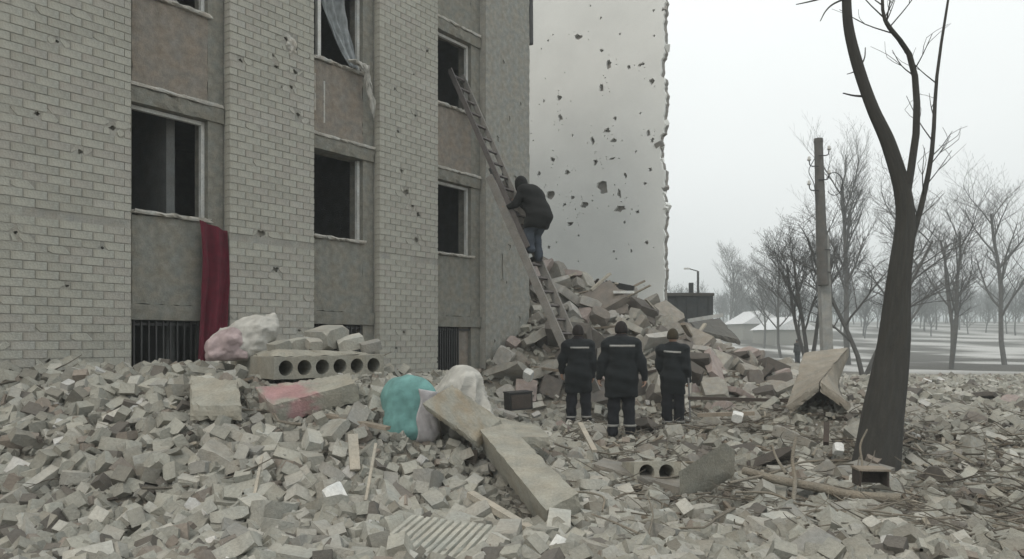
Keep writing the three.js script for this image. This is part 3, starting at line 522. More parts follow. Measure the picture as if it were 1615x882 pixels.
// small dark box and white lumps
function lumpThing(name, label, cat, px, py, d, w, h, dd, m, ry = 0.3) { const p = at(px, py, d), k = mesh(name, chunk(w, h, dd, RB, 0.8), m); k.position.copy(p); k.rotation.set(0.3 + RB() * 0.5, ry + RB() * 3, 0.4 * RB()); tag(k, label, cat); clear(p.x, d, w * 0.4); return k; }
{
  const p = at(818, 632, 12.2), t = group('metal_box', p.x, p.y - 0.14, p.z, 0.35); t.rotation.z = 0.05;
  mesh('casing', box(-0.19, 0.19, 0, 0.27, -0.15, 0.14), mat.black, t); mesh('lid', box(-0.2, 0.2, 0.273, 0.29, -0.16, 0.15), mat.iron, t); mesh('front_plate', box(-0.165, 0.165, 0.03, 0.245, 0.142, 0.152), mat.darkWood, t);
  tag(t, 'black metal box standing at the foot of the end pier', 'box');
}
lumpThing('white_lump', 'white lump at the bottom edge, below the broken beam', 'lump', 884, 872, 5.15, 0.17, 0.13, 0.15, mat.white);
lumpThing('white_lump', 'white lump at the bottom edge on the right', 'lump', 1278, 874, 5.2, 0.15, 0.12, 0.13, mat.white);
lumpThing('white_lump', 'white lump with a dark crack right of the people', 'lump', 1163, 658, 10.4, 0.14, 0.12, 0.12, mat.white);
lumpThing('white_lump', 'small white lump near the leaning trunk', 'lump', 1322, 708, 8.6, 0.11, 0.1, 0.1, mat.white);
lumpThing('white_lump', 'white broken brick in the left foreground', 'lump', 530, 785, 5.95, 0.19, 0.11, 0.15, mat.white);
lumpThing('white_lump', 'pale lump lying at the foot of the end pier', 'lump', 833, 592, 14.2, 0.16, 0.2, 0.14, mat.white);
{
  const p = at(1373, 765, 7.0), t = group('dark_crate', p.x, p.y, p.z, -0.1);
  mesh('side', box(-0.13, -0.115, 0, 0.14, -0.1, 0.1), mat.darkWood, t); mesh('side', box(0.115, 0.13, 0, 0.14, -0.1, 0.1), mat.darkWood, t); mesh('lid', box(-0.14, 0.14, 0.142, 0.16, -0.11, 0.11), mat.wood, t); mesh('back', box(-0.114, 0.114, 0.003, 0.14, -0.1, -0.085), mat.darkWood, t);
  tag(t, 'small dark open crate at the foot of the leaning trunk', 'crate');
}

// ---------------------------------------------------------------- bundles of bedding and cloth
{
  const p = at(652, 700, 7.4), t = group('turquoise_bundle', p.x, p.y + 0.03, p.z, 0.3);
  const f = (x, y, z) => {                                    // a thick quilt folded over itself, standing on its edge
    const top = 0.64 - 1.5 * (x + 0.06) * (x + 0.06) - 0.25 * z * z, qx = Math.abs(x + 0.04) - 0.13, qy = Math.abs(y - top / 2) - top / 2 + 0.13, qz = Math.abs(z) - 0.08;
    let d = Math.hypot(Math.max(qx, 0), Math.max(qy, 0), Math.max(qz, 0)) + Math.min(0, Math.max(qx, qy, qz)) - 0.13;
    return d + 0.006 * Math.sin(y * 20 + x * 10 + 4 * Math.sin(x * 9)) + 0.022 * fbm(x * 4.5, y * 4.5, z * 4.5, 3);
  };
  mesh('quilt', sdfMesh(f, [-0.45, -0.06, -0.4], [0.4, 0.75, 0.4], 0.014), mat.teal, t);
  const l = mesh('lining', sdfMesh((x, y, z) => Math.max(f(x, y, z) - 0.014 - 0.012 * Math.abs(Math.sin(x * 30 + y * 12)), 0.02 + 0.16 * (0.5 - y) * -0.4 - x + 0.015 * Math.sin(y * 20), y - 0.52 + 0.2 * x), [-0.3, -0.06, -0.4], [0.45, 0.75, 0.45], 0.012), mat.lilac, t); l.userData.label = 'pale lilac lining folded out of the quilt';
  tag(t, 'folded turquoise quilt with pale lining beside the snapped beam', 'quilt'); clear(p.x, 7.0, 0.45);
}
{
  const p = at(724, 672, 7.75), t = mesh('cloth_sack', sdfMesh((x, y, z) => {
    let d = cap(x, y, z, [-0.02, 0.12, 0], [0.03, 0.42, 0], 0.27, 0.20); d = smin(d, cap(x, y, z, [-0.25, 0.16, 0], [0.0, 0.3, 0], 0.15, 0.18), 0.14); d = smin(d, cap(x, y, z, [0.2, 0.14, 0.08], [0.34, -0.04, 0.1], 0.12, 0.1), 0.12);
    const a = Math.atan2(z, x - 0.05), fold = Math.pow(Math.abs(Math.sin(a * 4.5 + y * 5 + 2 * fbm(x * 3, y * 3, z * 3, 2))), 0.6);
    return d + 0.035 * (1 - fold) * sm(0.62, 0.3, y) * -1 + 0.03 * (1 - sm(0.3, 0.6, y)) * (fold - 0.5) + 0.06 * fbm(x * 3.5, y * 3.5 + 3, z * 3.5, 4);
  }, [-0.6, -0.2, -0.45], [0.6, 0.8, 0.5], 0.013), mat.whiteCloth);
  t.position.set(p.x, p.y, p.z); tag(t, 'stuffed off-white cloth sack behind the snapped beam', 'sack'); clear(p.x, 7.8, 0.45);
}
{
  const p = at(385, 560, 8.3), t = group('white_pillow', p.x, p.y - 0.02, p.z, 0.5);
  mesh('pillow_case', sdfMesh((x, y, z) => { const yy = y - 0.22 - 0.28 * x; const r = Math.hypot(x / 0.36, yy / 0.20, z / 0.2); let d = (r - 1) * 0.16; d = smin(d, cap(x, y, z, [0.28, 0.36, 0], [0.31, 0.46, 0], 0.06, 0.02), 0.06); d = smin(d, cap(x, y, z, [-0.25, 0.1, 0.05], [0.1, 0.08, 0.1], 0.1, 0.1), 0.08); return d + 0.05 * fbm(x * 5, y * 5, z * 5 + 2, 4) + 0.05 * Math.abs(fbm(x * 4 + 3, y * 6, z * 5, 3)) - 0.01; }, [-0.5, -0.15, -0.4], [0.5, 0.6, 0.4], 0.015), mat.whiteCloth, t);
  mesh('lining', sdfMesh((x, y, z) => { let d = cap(x, y, z, [-0.30, 0.10, 0.08], [-0.14, 0.20, 0.12], 0.11, 0.12); d = smin(d, cap(x, y, z, [-0.34, 0.02, 0.1], [-0.05, 0.04, 0.16], 0.08, 0.06), 0.05); return d + 0.07 * fbm(x * 6 + 7, y * 6, z * 6 + 2, 3) + 0.06 * Math.abs(fbm(x * 5, y * 7 + 4, z * 5, 3)) - 0.01; }, [-0.6, -0.05, -0.2], [0.2, 0.5, 0.45], 0.015), mat.pinkCloth, t);
  tag(t, 'crumpled white and pink bedding in front of the brick pier', 'bedding');
}
function clothSheet(nu, nv, fn, thick = 0.004) {                // a hanging cloth of real thickness
  const P = [], N = []; for (let j = 0; j <= nv; j++) for (let i = 0; i <= nu; i++) P.push(fn(i / nu, j / nv));
  const idx = [], g = new THREE.BufferGeometry();
  for (let j = 0; j < nv; j++) for (let i = 0; i < nu; i++) { const a = j * (nu + 1) + i, b = a + nu + 1; idx.push(a, b, a + 1, a + 1, b, b + 1); }
  g.setAttribute('position', new THREE.Float32BufferAttribute(P.flatMap(p => [p.x, p.y, p.z]), 3)); g.setIndex(idx); g.computeVertexNormals();
  const n = g.attributes.normal, c = P.length, pos = P.flatMap(p => [p.x, p.y, p.z]), uv = [];
  P.forEach((p, i) => pos.push(p.x - n.getX(i) * thick, p.y - n.getY(i) * thick, p.z - n.getZ(i) * thick));
  const id2 = idx.slice(); for (let k = 0; k < idx.length; k += 3) id2.push(idx[k] + c, idx[k + 2] + c, idx[k + 1] + c);
  const rim = []; for (let i = 0; i <= nu; i++) rim.push(i); for (let j = 1; j <= nv; j++) rim.push(j * (nu + 1) + nu); for (let i = nu - 1; i >= 0; i--) rim.push(nv * (nu + 1) + i); for (let j = nv - 1; j >= 0; j--) rim.push(j * (nu + 1));
  for (let k = 0; k < rim.length - 1; k++) id2.push(rim[k], rim[k + 1], rim[k] + c, rim[k + 1], rim[k + 1] + c, rim[k] + c);
  const o = new THREE.BufferGeometry(); o.setAttribute('position', new THREE.Float32BufferAttribute(pos, 3)); for (let i = 0; i < pos.length / 3; i++) uv.push(pos[i * 3] + pos[i * 3 + 2], pos[i * 3 + 1]); o.setAttribute('uv', new THREE.Float32BufferAttribute(uv, 2)); o.setIndex(id2); o.computeVertexNormals(); return o;
}
{ // net curtain blowing out of the upper window, torn end draped over the sill
  const t = group('net_curtain', facade(0.7, 5.98, -0.2).x, 5.98, facade(0.7, 5.98, -0.2).z, TH);
  mesh('curtain', clothSheet(60, 40, (u, v) => V(lerp(-0.36 + 0.62 * u, 0.14 + 0.20 * u, Math.pow(v, 1.5)), 1.27 - 1.24 * v, -0.16 + 0.20 * v * v + 0.05 * (1 - 0.6 * v) * Math.sin(u * 17 + v * 2 + 3 * fbm(u * 3, v * 2, 4, 2)) + 0.06 * fbm(u * 7, v * 3, 8, 3))), mat.sheer, t);
  [[0.02, 0.17, 0.20, 0.30], [0.13, 0.16, 0.55, 0.26], [0.20, 0.13, 0.86, 0.22]].forEach(([x0, w, len, run], i) => mesh('torn_end', clothSheet(18, 36, (u, v) => V(x0 + w * u * (1 - 0.6 * v) + run * v + 0.02 * Math.sin(v * 14 + u * 5 + i), 0.075 - len * Math.pow(v, 1.3) * (1 - 0.25 * Math.abs(Math.sin(u * 9 + i))) + 0.02 * Math.sin(u * 20), 0.10 + i * 0.012 + 0.14 * sm(0, 0.15, v) + 0.025 * Math.sin(u * 15 + v * 8 + i * 2) + 0.03 * fbm(u * 5, v * 6, i, 2))), mat.whiteCloth, t));
  tag(t, 'torn net curtain hanging out of the upper left window over its sill', 'curtain');
}
{ // red cloth in the bay at the left
  const t = group('red_curtain', facade(-2.2, 1.5, -0.01).x, 1.5, facade(-2.2, 1.5, -0.01).z, TH);
  mesh('cloth', clothSheet(40, 30, (u, v) => V(0.30 + 0.40 * u + 0.03 * Math.sin(v * 5), 1.62 - 2.0 * v - 0.1 * u * (1 - v), 0.0 + 0.035 * Math.sin(u * 13 + v + 2 * fbm(u * 2, v * 2, 5, 2)) + 0.02 * Math.sin(u * 31 + v * 4) * v + 0.06 * fbm(u * 3, v * 3, 2, 3))), mat.red, t);
  tag(t, 'dark red cloth hanging in the bay left of the near brick pier', 'curtain');
}
// rags and odds in the bay ledge
// ---------------------------------------------------------------- ladder
const LB = V(1.30, 0.78, -13.35), LT = V(-1.18, 6.69, -14.9), Ld = LT.clone().sub(LB), Lh = V(-Ld.x, 0, -Ld.z).normalize(), Lw = V(-Lh.z, 0, Lh.x).normalize();
const Ln = (() => { const d = Ld.clone().normalize(); return V().crossVectors(Lw, d).normalize(); })(); if (Ln.y < 0) Ln.negate();
const lp = (u, w, n) => LB.clone().addScaledVector(Ld, u).addScaledVector(Lw, w).addScaledVector(Ln, n);
{
  const t = group('extension_ladder', LB.x, LB.y, LB.z);
  const put = (name, g, m, par = t) => { g.translate(-LB.x, -LB.y, -LB.z); return mesh(name, g, m, par); };
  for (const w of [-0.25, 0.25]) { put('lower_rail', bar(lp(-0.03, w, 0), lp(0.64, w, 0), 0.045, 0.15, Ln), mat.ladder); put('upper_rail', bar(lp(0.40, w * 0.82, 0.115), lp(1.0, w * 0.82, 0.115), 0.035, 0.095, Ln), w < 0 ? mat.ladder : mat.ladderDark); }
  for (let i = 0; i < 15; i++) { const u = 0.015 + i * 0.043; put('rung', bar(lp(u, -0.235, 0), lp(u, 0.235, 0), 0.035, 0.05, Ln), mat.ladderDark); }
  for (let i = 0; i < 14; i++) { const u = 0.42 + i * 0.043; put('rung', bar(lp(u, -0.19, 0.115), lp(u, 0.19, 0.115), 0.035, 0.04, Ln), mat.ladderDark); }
  put('hook', bar(lp(0.62, -0.23, 0.06), lp(0.66, -0.23, 0.06), 0.05, 0.04, Ln), mat.iron); put('hook', bar(lp(0.62, 0.23, 0.06), lp(0.66, 0.23, 0.06), 0.05, 0.04, Ln), mat.iron);
  tag(t, 'long grey extension ladder leaning into the right upper window', 'ladder'); clear(1.30, 13.35, 0.3);
}

// ---------------------------------------------------------------- people
function handField(Wp, dir, side, palm, curl) {                 // palm, four fingers and a thumb
  const P = (a, b, c) => [Wp[0] + dir[0] * a + side[0] * b + palm[0] * c, Wp[1] + dir[1] * a + side[1] * b + palm[1] * c, Wp[2] + dir[2] * a + side[2] * b + palm[2] * c];
  const segs = [];
  for (let i = 0; i < 4; i++) { const b = 0.03 - i * 0.02, L = [0.07, 0.078, 0.073, 0.058][i], c = curl; const k = P(0.085, b, 0.004), m = P(0.085 + L * 0.55 * Math.cos(c * 0.6), b, 0.004 + L * 0.55 * Math.sin(c * 0.6)), e = P(0.085 + L * (0.55 * Math.cos(c * 0.6) + 0.45 * Math.cos(c * 1.6)), b, 0.004 + L * (0.55 * Math.sin(c * 0.6) + 0.45 * Math.sin(c * 1.6))); segs.push([k, m, 0.0095, 0.009], [m, e, 0.009, 0.0075]); }
  const t0 = P(0.025, 0.03, 0.008), t1 = P(0.058, 0.055, 0.02), t2 = P(0.085, 0.06, 0.035);
  return (x, y, z) => { let d = cap(x, y, z, P(0.0, 0.012, 0), P(0.08, 0.018, 0), 0.022, 0.017); d = smin(d, cap(x, y, z, P(0.0, -0.012, 0), P(0.08, -0.018, 0), 0.022, 0.016), 0.025); d = smin(d, cap(x, y, z, P(-0.06, 0, 0), P(0.01, 0, 0), 0.027, 0.025), 0.02); for (const s of segs) d = smin(d, cap(x, y, z, ...s), 0.006); d = smin(d, cap(x, y, z, t0, t1, 0.014, 0.011), 0.012); return smin(d, cap(x, y, z, t1, t2, 0.011, 0.009), 0.006); };
}
function makePerson(name, label, J, o) {
  const g = group(name, ...o.pos, o.turn || 0); if (o.basis) { g.quaternion.setFromRotationMatrix(o.basis); }
  const { hip, chest, neck, head, sh, el, wr, hp, kn, an, toe } = J, B = o.bulk || 1, fine = o.cell || 0.016;
  const all = [hip, chest, neck, head, ...sh, ...el, ...wr, ...hp, ...kn, ...an, ...toe];
  const mn = [0, 1, 2].map(i => Math.min(...all.map(p => p[i])) - 0.28), mx = [0, 1, 2].map(i => Math.max(...all.map(p => p[i])) + 0.28);
  const fw = o.fw || [0, 0, -1];
  const headF = (x, y, z) => {
    const lx = x - head[0], ly = y - head[1], lz = z - head[2];
    let d = (Math.hypot(lx / 0.078, ly / 0.115, lz / 0.096) - 1) * 0.085;
    const q = (a, s, u, r) => cap(x, y, z, [head[0] + fw[0] * a + fw[2] * -s, head[1] + u, head[2] + fw[2] * a + fw[0] * s], [head[0] + fw[0] * a * 1.02 + fw[2] * -s, head[1] + u - 0.012, head[2] + fw[2] * a * 1.02 + fw[0] * s], r, r);
    d = smin(d, q(0.10, 0, -0.012, 0.014), 0.02); d = smin(d, q(0.078, 0, -0.075, 0.035), 0.04); d = smin(d, q(0, 0.08, 0, 0.018), 0.012); d = smin(d, q(0, -0.08, 0, 0.018), 0.012);
    d = Math.max(d, -q(0.104, 0.032, 0.004, 0.012)); d = Math.max(d, -q(0.104, -0.032, 0.004, 0.012)); d = Math.max(d, -q(0.112, 0, -0.05, 0.008));
    return d;
  };
  const limbs = (x, y, z, k) => { let d = cap(x, y, z, hip, chest, 0.12 * B + k, 0.135 * B + k); d = smin(d, cap(x, y, z, sh[0], sh[1], 0.07 + k, 0.07 + k), 0.1); for (const i of [0, 1]) { d = smin(d, cap(x, y, z, sh[i], el[i], 0.055 + k, 0.042 + k), 0.05); d = smin(d, cap(x, y, z, el[i], wr[i], 0.042 + k, 0.03 + k), 0.03); } return d; };
  const legs = (x, y, z, k) => { let d = 9; for (const i of [0, 1]) { let e = cap(x, y, z, hp[i], kn[i], 0.085 * B + k, 0.06 + k); e = smin(e, cap(x, y, z, kn[i], an[i], 0.058 + k, 0.042 + k), 0.04); d = smin(d, e, 0.03); } return d; };
  const bodyF = (x, y, z) => { let d = smin(limbs(x, y, z, -0.012), legs(x, y, z, -0.012), 0.08); d = smin(d, cap(x, y, z, neck, head, 0.058, 0.055), 0.05); d = smin(d, headF(x, y, z), 0.02); for (const i of [0, 1]) d = smin(d, cap(x, y, z, an[i], toe[i], 0.04, 0.03), 0.03); return d; };
  const geos = [sdfMesh(bodyF, mn, mx, fine)];
  if (o.hands) for (const i of [0, 1]) { const [dir, side, palm, curl] = o.hands[i]; const w = wr[i]; geos.push(sdfMesh(handField(w, dir, side, palm, curl), w.map(v => v - 0.2), w.map(v => v + 0.2), 0.0045)); }
  mesh('body', merge(geos), mat.skin, g);
  const wrk = (x, y, z) => 0.014 * fbm(x * 7, y * 11, z * 7, 2) + 0.006 * Math.sin(y * 32 + x * 9);
  const jacketF = (x, y, z) => {
    let d = cap(x, y, z, hip, chest, 0.165 * B, 0.175 * B); d = smin(d, cap(x, y, z, sh[0], sh[1], 0.095 * B, 0.095 * B), 0.12);
    if (o.hem) for (const i of [0, 1]) { const m = [lerp(hp[i][0], kn[i][0], 0.6), lerp(hp[i][1], kn[i][1], 0.6), lerp(hp[i][2], kn[i][2], 0.6)]; d = smin(d, cap(x, y, z, hp[i], m, 0.125 * B, 0.12 * B), 0.14); }
    for (const i of [0, 1]) { d = smin(d, cap(x, y, z, sh[i], el[i], 0.088, 0.072), 0.06); d = smin(d, cap(x, y, z, el[i], wr[i], 0.072, 0.052), 0.04); }
    d = smin(d, cap(x, y, z, chest, neck, 0.12, 0.078), 0.08);
    if (o.hem) d = Math.max(d, o.hem - y);
    return d + wrk(x, y, z);
  };
  mesh('jacket', sdfMesh(jacketF, mn, mx, fine * 0.85), o.jacket || mat.navy, g);
  const trF = (x, y, z) => { let d = legs(x, y, z, 0.028); for (const i of [0, 1]) d = smin(d, cap(x, y, z, kn[i], [lerp(kn[i][0], an[i][0], 0.92), lerp(kn[i][1], an[i][1], 0.92), lerp(kn[i][2], an[i][2], 0.92)], 0.085, 0.075), 0.03); return d + wrk(x, y + 5, z); };
  mesh('trousers', sdfMesh(trF, mn, mx, fine * 0.85), o.trousers || mat.navy2, g);
  for (const i of [0, 1]) mesh('boot', sdfMesh((x, y, z) => { let d = smin(cap(x, y, z, an[i], toe[i], 0.058, 0.045), cap(x, y, z, [an[i][0], an[i][1] + 0.1, an[i][2]], an[i], 0.062, 0.06), 0.04); return Math.max(d, an[i][1] - 0.085 - y); }, an[i].map((v, k) => Math.min(v, toe[i][k]) - 0.15), an[i].map((v, k) => Math.max(v, toe[i][k]) + 0.2), 0.012), mat.boot, g);
  mesh('cap', sdfMesh((x, y, z) => { const lx = x - head[0], ly = y - head[1], lz = z - head[2]; const d = (Math.hypot(lx / 0.096, ly / 0.132, lz / 0.114) - 1) * 0.1; const b = lx * fw[0] + lz * fw[2]; if (o.hood) return Math.max(d - 0.025, b - 0.07); return Math.max(d, -(ly - (b > 0.02 ? 0.035 : -0.055 + Math.max(0, b) * 3))) + 0.006 * fbm(x * 20, y * 20, z * 20, 2); }, head.map(v => v - 0.2), head.map(v => v + 0.2), 0.011), o.cap || mat.cap, g);
  if (o.collar) mesh('collar', sdfMesh((x, y, z) => { let d = cap(x, y, z, [neck[0], neck[1] - 0.05, neck[2]], [neck[0], neck[1] + 0.045, neck[2]], 0.125 * B, 0.088); d = smin(d, cap(x, y, z, sh[0], sh[1], 0.09 * B, 0.09 * B), 0.09); return Math.max(d, neck[1] - 0.10 - y) + wrk(x, y, z); }, neck.map(v => v - 0.4), neck.map(v => v + 0.3), 0.013), mat.collar, g);
  if (o.stripe) {
    const sy = o.stripe, cz = chest[2];
    mesh('reflective_stripe', sdfMesh((x, y, z) => Math.max(jacketF(x, y, z) - 0.011, Math.abs(y - sy - 0.05 * (x - chest[0]) * (o.slant || 0)) - 0.017, Math.abs(x - chest[0]) - 0.155 * B, cz + 0.03 - z), [chest[0] - 0.35, sy - 0.06, cz - 0.05], [chest[0] + 0.35, sy + 0.06, cz + 0.35], 0.0085), mat.stripe, g);
    for (const i of [0, 1]) { const ly = an[i][1] + 0.11; const b = kn[i], a = an[i], k = (ly - a[1]) / (b[1] - a[1]), c = [lerp(a[0], b[0], k), ly, lerp(a[2], b[2], k)]; mesh('leg_stripe', sdfMesh((x, y, z) => Math.max(trF(x, y, z) - 0.012, Math.abs(y - ly) - 0.017, Math.hypot(x - c[0], z - c[2]) - 0.125), c.map((v, q) => v - (q === 1 ? 0.05 : 0.16)), c.map((v, q) => v + (q === 1 ? 0.05 : 0.16)), 0.009), mat.stripe, g); }
  }
  tag(g, label, 'person', o.group); clear(o.pos[0], -o.pos[2], 0.28);
  return g;
}
const relaxed = [[[-0.1, -0.98, -0.1], [0, -0.1, -1], [1, 0, 0], 0.7], [[0.1, -0.98, -0.1], [0, -0.1, -1], [-1, 0, 0], 0.7]];
const stand = (o = {}) => ({ hip: [0, 0.97, 0], chest: [0, 1.30, 0], neck: [0, 1.47, -0.01], head: [0, 1.635, -0.03], sh: [[-0.185, 1.40, 0], [0.185, 1.40, 0]], el: [[-0.26, 1.13, 0.02], [0.26, 1.13, 0.02]], wr: [[-0.27, 0.90, -0.06], [0.27, 0.90, -0.06]], hp: [[-0.09, 0.92, 0], [0.09, 0.92, 0]], kn: [[-0.11, 0.5, -0.02], [0.11, 0.5, -0.02]], an: [[-0.13, 0.09, 0.02], [0.13, 0.09, 0.02]], toe: [[-0.15, 0.045, -0.17], [0.15, 0.045, -0.17]], ...o });
const ground = (px, d) => { const x = (px - CX) / F * d; return [x, 0, -d]; };
const place = (px, feet, d) => { const p = at(px, feet, d); return [p.x, p.y, p.z]; };
// left: shoulder raised, arm bent up
makePerson('person', 'person in dark uniform at the left of the three, legs apart, seen from behind',
  stand({ el: [[-0.27, 1.16, -0.05], [0.25, 1.13, 0.02]], wr: [[-0.25, 0.95, -0.16], [0.26, 0.9, -0.05]], an: [[-0.13, 0.09, 0.02], [0.15, 0.09, 0.02]], kn: [[-0.11, 0.5, -0.02], [0.13, 0.5, -0.02]] }),
  { pos: place(912, 676, 12.9), turn: 0.1, hands: relaxed, hem: 0.60, stripe: 1.37, collar: true, bulk: 1.05, cap: mat.cap, group: 'people at the rubble pile' });
makePerson('person', 'broad person in dark uniform, middle of the three, seen from behind',
  stand({ el: [[-0.29, 1.14, 0.03], [0.30, 1.14, 0.03]], wr: [[-0.33, 0.92, 0.0], [0.35, 0.91, 0.0]] }),
  { pos: place(980, 692, 11.4), turn: -0.04, hands: relaxed, hem: 0.62, stripe: 1.39, collar: true, bulk: 1.22, group: 'people at the rubble pile' });
makePerson('person', 'slim person in brown cap, rightmost of the three, holding a rod',
  stand({ el: [[-0.22, 1.13, -0.04], [0.23, 1.13, 0.02]], wr: [[-0.16, 0.95, -0.2], [0.26, 0.9, -0.06]], an: [[-0.09, 0.09, 0.04], [0.11, 0.09, -0.06]], kn: [[-0.09, 0.5, 0], [0.1, 0.5, -0.06]], toe: [[-0.1, 0.045, -0.15], [0.13, 0.045, -0.25]] }),
  { pos: place(1061, 684, 12.75), turn: -0.25, hands: [relaxed[0], [[0.1, -0.98, -0.1], [0, -0.1, -1], [-1, 0, 0], 1.3]], hem: 0.66, stripe: 1.37, slant: -1.2, bulk: 0.92, cap: mat.capBrown, group: 'people at the rubble pile' });
plank('thin rod carried by the right of the three people', at(1086, 596, 12.55), at(1089, 664, 12.5), 0.02, 0.02, mat.tin, 'rod', 'rod');
// the climber
{
  const org = lp(0.395, 0, 0.03), bx = Lh.clone(), bz = Lw.clone(); if (bz.z < 0) bz.negate(); const basis = new THREE.Matrix4().makeBasis(bx, V(0, 1, 0), V().crossVectors(bx, V(0, 1, 0)));
  const k = -0.459;                                            // the ladder leans away as it rises
  const yb = V().crossVectors(bx, V(0, 1, 0)); const sgn = 1;
  const grip = [[-0.75, 0.62, 0.1], [0, -0.1, 1], [-0.5, -0.8, 0], 1.5];
  makePerson('person', 'person in a black coat climbing the ladder, bent over', {
    hip: [0.20, 0.66, 0], chest: [0.03, 1.0, 0], neck: [-0.09, 1.16, 0], head: [-0.20, 1.26, 0.01], sh: [[-0.04, 1.1, -0.18], [-0.04, 1.1, 0.18]], el: [[-0.2, 0.86, -0.24], [-0.16, 0.88, 0.25]], wr: [[-0.42, 1.0, -0.2], [-0.36, 0.82, 0.2]],
    hp: [[0.18, 0.62, -0.09], [0.18, 0.62, 0.09]], kn: [[0.05, 0.27, -0.1], [0.02, 0.36, 0.1]], an: [[0.12, -0.10, -0.1], [0.06, 0.03, 0.1]], toe: [[-0.06, -0.13, -0.1], [-0.12, 0.0, 0.1]]
  }, { pos: [org.x, org.y, org.z], basis, fw: [-1, 0, 0], hands: [grip, grip], jacket: mat.coat, trousers: mat.jeans, cap: mat.coat, hood: true, bulk: 1.3, hem: 0.42, collar: false });
}
// far walker
makePerson('person', 'small distant person standing on the road beyond the rubble', stand(), { pos: place(1258, 577, 50), turn: 0.5, cell: 0.03, hem: 0.7, jacket: mat.coat, cap: mat.black });

// ---------------------------------------------------------------- loose rubble, piece by piece
{ // the nearest bricks, each a thing of its own, roughly one layer deep
  const spots = []; let tries = 0;
  while (spots.length < 300 && tries++ < 40000) {
    const d = 4.9 + 2.9 * Math.pow(RB(), 1.3), x = lerp(-0.41, 0.50, Math.pow(RB(), 1.35)) * d;
    if (blocked(x, d, 0.05) || (x > 1.2 && RB() < 0.7)) continue;
    if (spots.some(s => Math.hypot(s[0] - x, s[1] - d) < 0.155)) continue;
    spots.push([x, d]);
  }
  for (const [x, d] of spots) {
    const gi = Math.floor(RB() * brickGeos.length), m = mesh('loose_brick', brickGeos[gi], looseTones[Math.floor(RB() * 6)]);
    pose(x, H(x, d) + (x > 0.9 ? 0.02 : 0.05) + 0.04 * RB(), d, x > 0.9 ? 0.45 : 0.6, V(1, 1, 1)).decompose(m.position, m.quaternion, m.scale);
    const k = 0.95 + 0.35 * RB(); m.scale.set(k, k, k);
    const zone = x < -1.2 ? 'loose grey-beige brick lying in the left foreground rubble' : x < 0.9 ? 'loose grey-beige brick lying in the middle foreground rubble' : 'loose grey-beige brick lying in the right foreground rubble';
    tag(m, zone, 'brick', x < -1.2 ? 'loose bricks in the left foreground' : x < 0.9 ? 'loose bricks in the middle foreground' : 'loose bricks in the right foreground');
  }
}
{ // broken concrete slabs and lumps over the collapsed pile
  const kinds = [['slab_fragment', 'slab', slabGeos, 0.55, 0.75], ['concrete_lump', 'lump', lumpGeos, 0.3, 0.4]];
  const pm = [[0.38, 0.36, 0.315], [0.31, 0.29, 0.255], [0.42, 0.35, 0.32], [0.50, 0.48, 0.44], [0.13, 0.115, 0.10], [0.35, 0.32, 0.275], [0.25, 0.22, 0.19], [0.20, 0.18, 0.16], [0.44, 0.42, 0.37]].map(c => M(...c, { bumpScale: 0.012 }));
  let n = 0, tries = 0; const done = [];
  while (n < 230 && tries++ < 8000) {
    const d = 14.2 + 6.3 * RB(), x = -0.2 + 7.2 * Math.pow(RB(), 1.25);
    if (blocked(x, d, 0.15) || H(x, d, false) < 0.35) continue;
    if (done.some(s => Math.hypot(s[0] - x, s[1] - d) < 0.26)) continue; done.push([x, d]);
    const big = RB() < 0.42, [name, cat, geos, s0, s1] = kinds[big ? 0 : 1];
    const m = mesh(name, geos[Math.floor(RB() * geos.length)], pm[Math.floor(RB() * pm.length)]), s = s0 + s1 * RB() * RB();
    pose(x, H(x, d) + 0.10 * s + 0.02, d, big ? 0.85 : 1.2, V(s, s, s)).decompose(m.position, m.quaternion, m.scale);
    tag(m, big ? 'broken concrete slab piece jutting out of the rubble pile' : 'lump of broken masonry lying on the rubble pile', cat, big ? 'slab pieces on the rubble pile' : 'lumps on the rubble pile');
    n++;
  }
  // boards and laths sticking out of the pile
  const wm = [mat.wood, mat.paleWood, mat.darkWood, mat.wood];
  for (let i = 0, t = 0; i < 46 && t < 600; t++) {
    const d = 14.4 + 5.5 * RB(), x = 0.3 + 6.2 * Math.pow(RB(), 1.2); if (blocked(x, d, 0.1) || H(x, d, false) < 0.5) continue; i++;
    const a = RB() * 6.28, L = 0.35 + 0.9 * RB(), el = (RB() - 0.25) * 0.9, y = H(x, d) + 0.06, v = V(Math.cos(a) * Math.cos(el), Math.sin(el), Math.sin(a) * Math.cos(el)).multiplyScalar(L);
    const p = V(x, y, -d), m = rebase(mesh('splintered_board', bar(p, p.clone().add(v), 0.05 + 0.09 * RB(), 0.025 + 0.03 * RB()), wm[i % 4]));
    tag(m, 'splintered board sticking out of the rubble pile', 'board', 'boards in the rubble pile');
  }
  // slabs and lumps over the field to the right and in the middle distance
  done.length = 0;
  for (let i = 0, t = 0; i < 120 && t < 4000; t++) {
    const d = 7.6 + 9 * RB(), x = lerp(-0.05, 0.66, RB()) * d; if (blocked(x, d, 0.1) || done.some(s => Math.hypot(s[0] - x, s[1] - d) < 0.33)) continue; done.push([x, d]); i++;
    const flat = RB() < 0.4, m = mesh(flat ? 'slab_fragment' : 'concrete_lump', (flat ? slabGeos : lumpGeos)[Math.floor(RB() * 6)], RB() < 0.5 ? looseTones[Math.floor(RB() * 6)] : pm[Math.floor(RB() * pm.length)]), s = flat ? 0.25 + 0.35 * RB() : 0.16 + 0.2 * RB();
    pose(x, H(x, d) + 0.13 * s, d, flat ? 0.45 : 1, V(s, s, s)).decompose(m.position, m.quaternion, m.scale);
    tag(m, flat ? 'broken slab piece lying in the flat rubble field to the right' : 'lump of masonry lying in the flat rubble field to the right', flat ? 'slab' : 'lump', flat ? 'slab pieces in the rubble field' : 'lumps in the rubble field');
  }
}
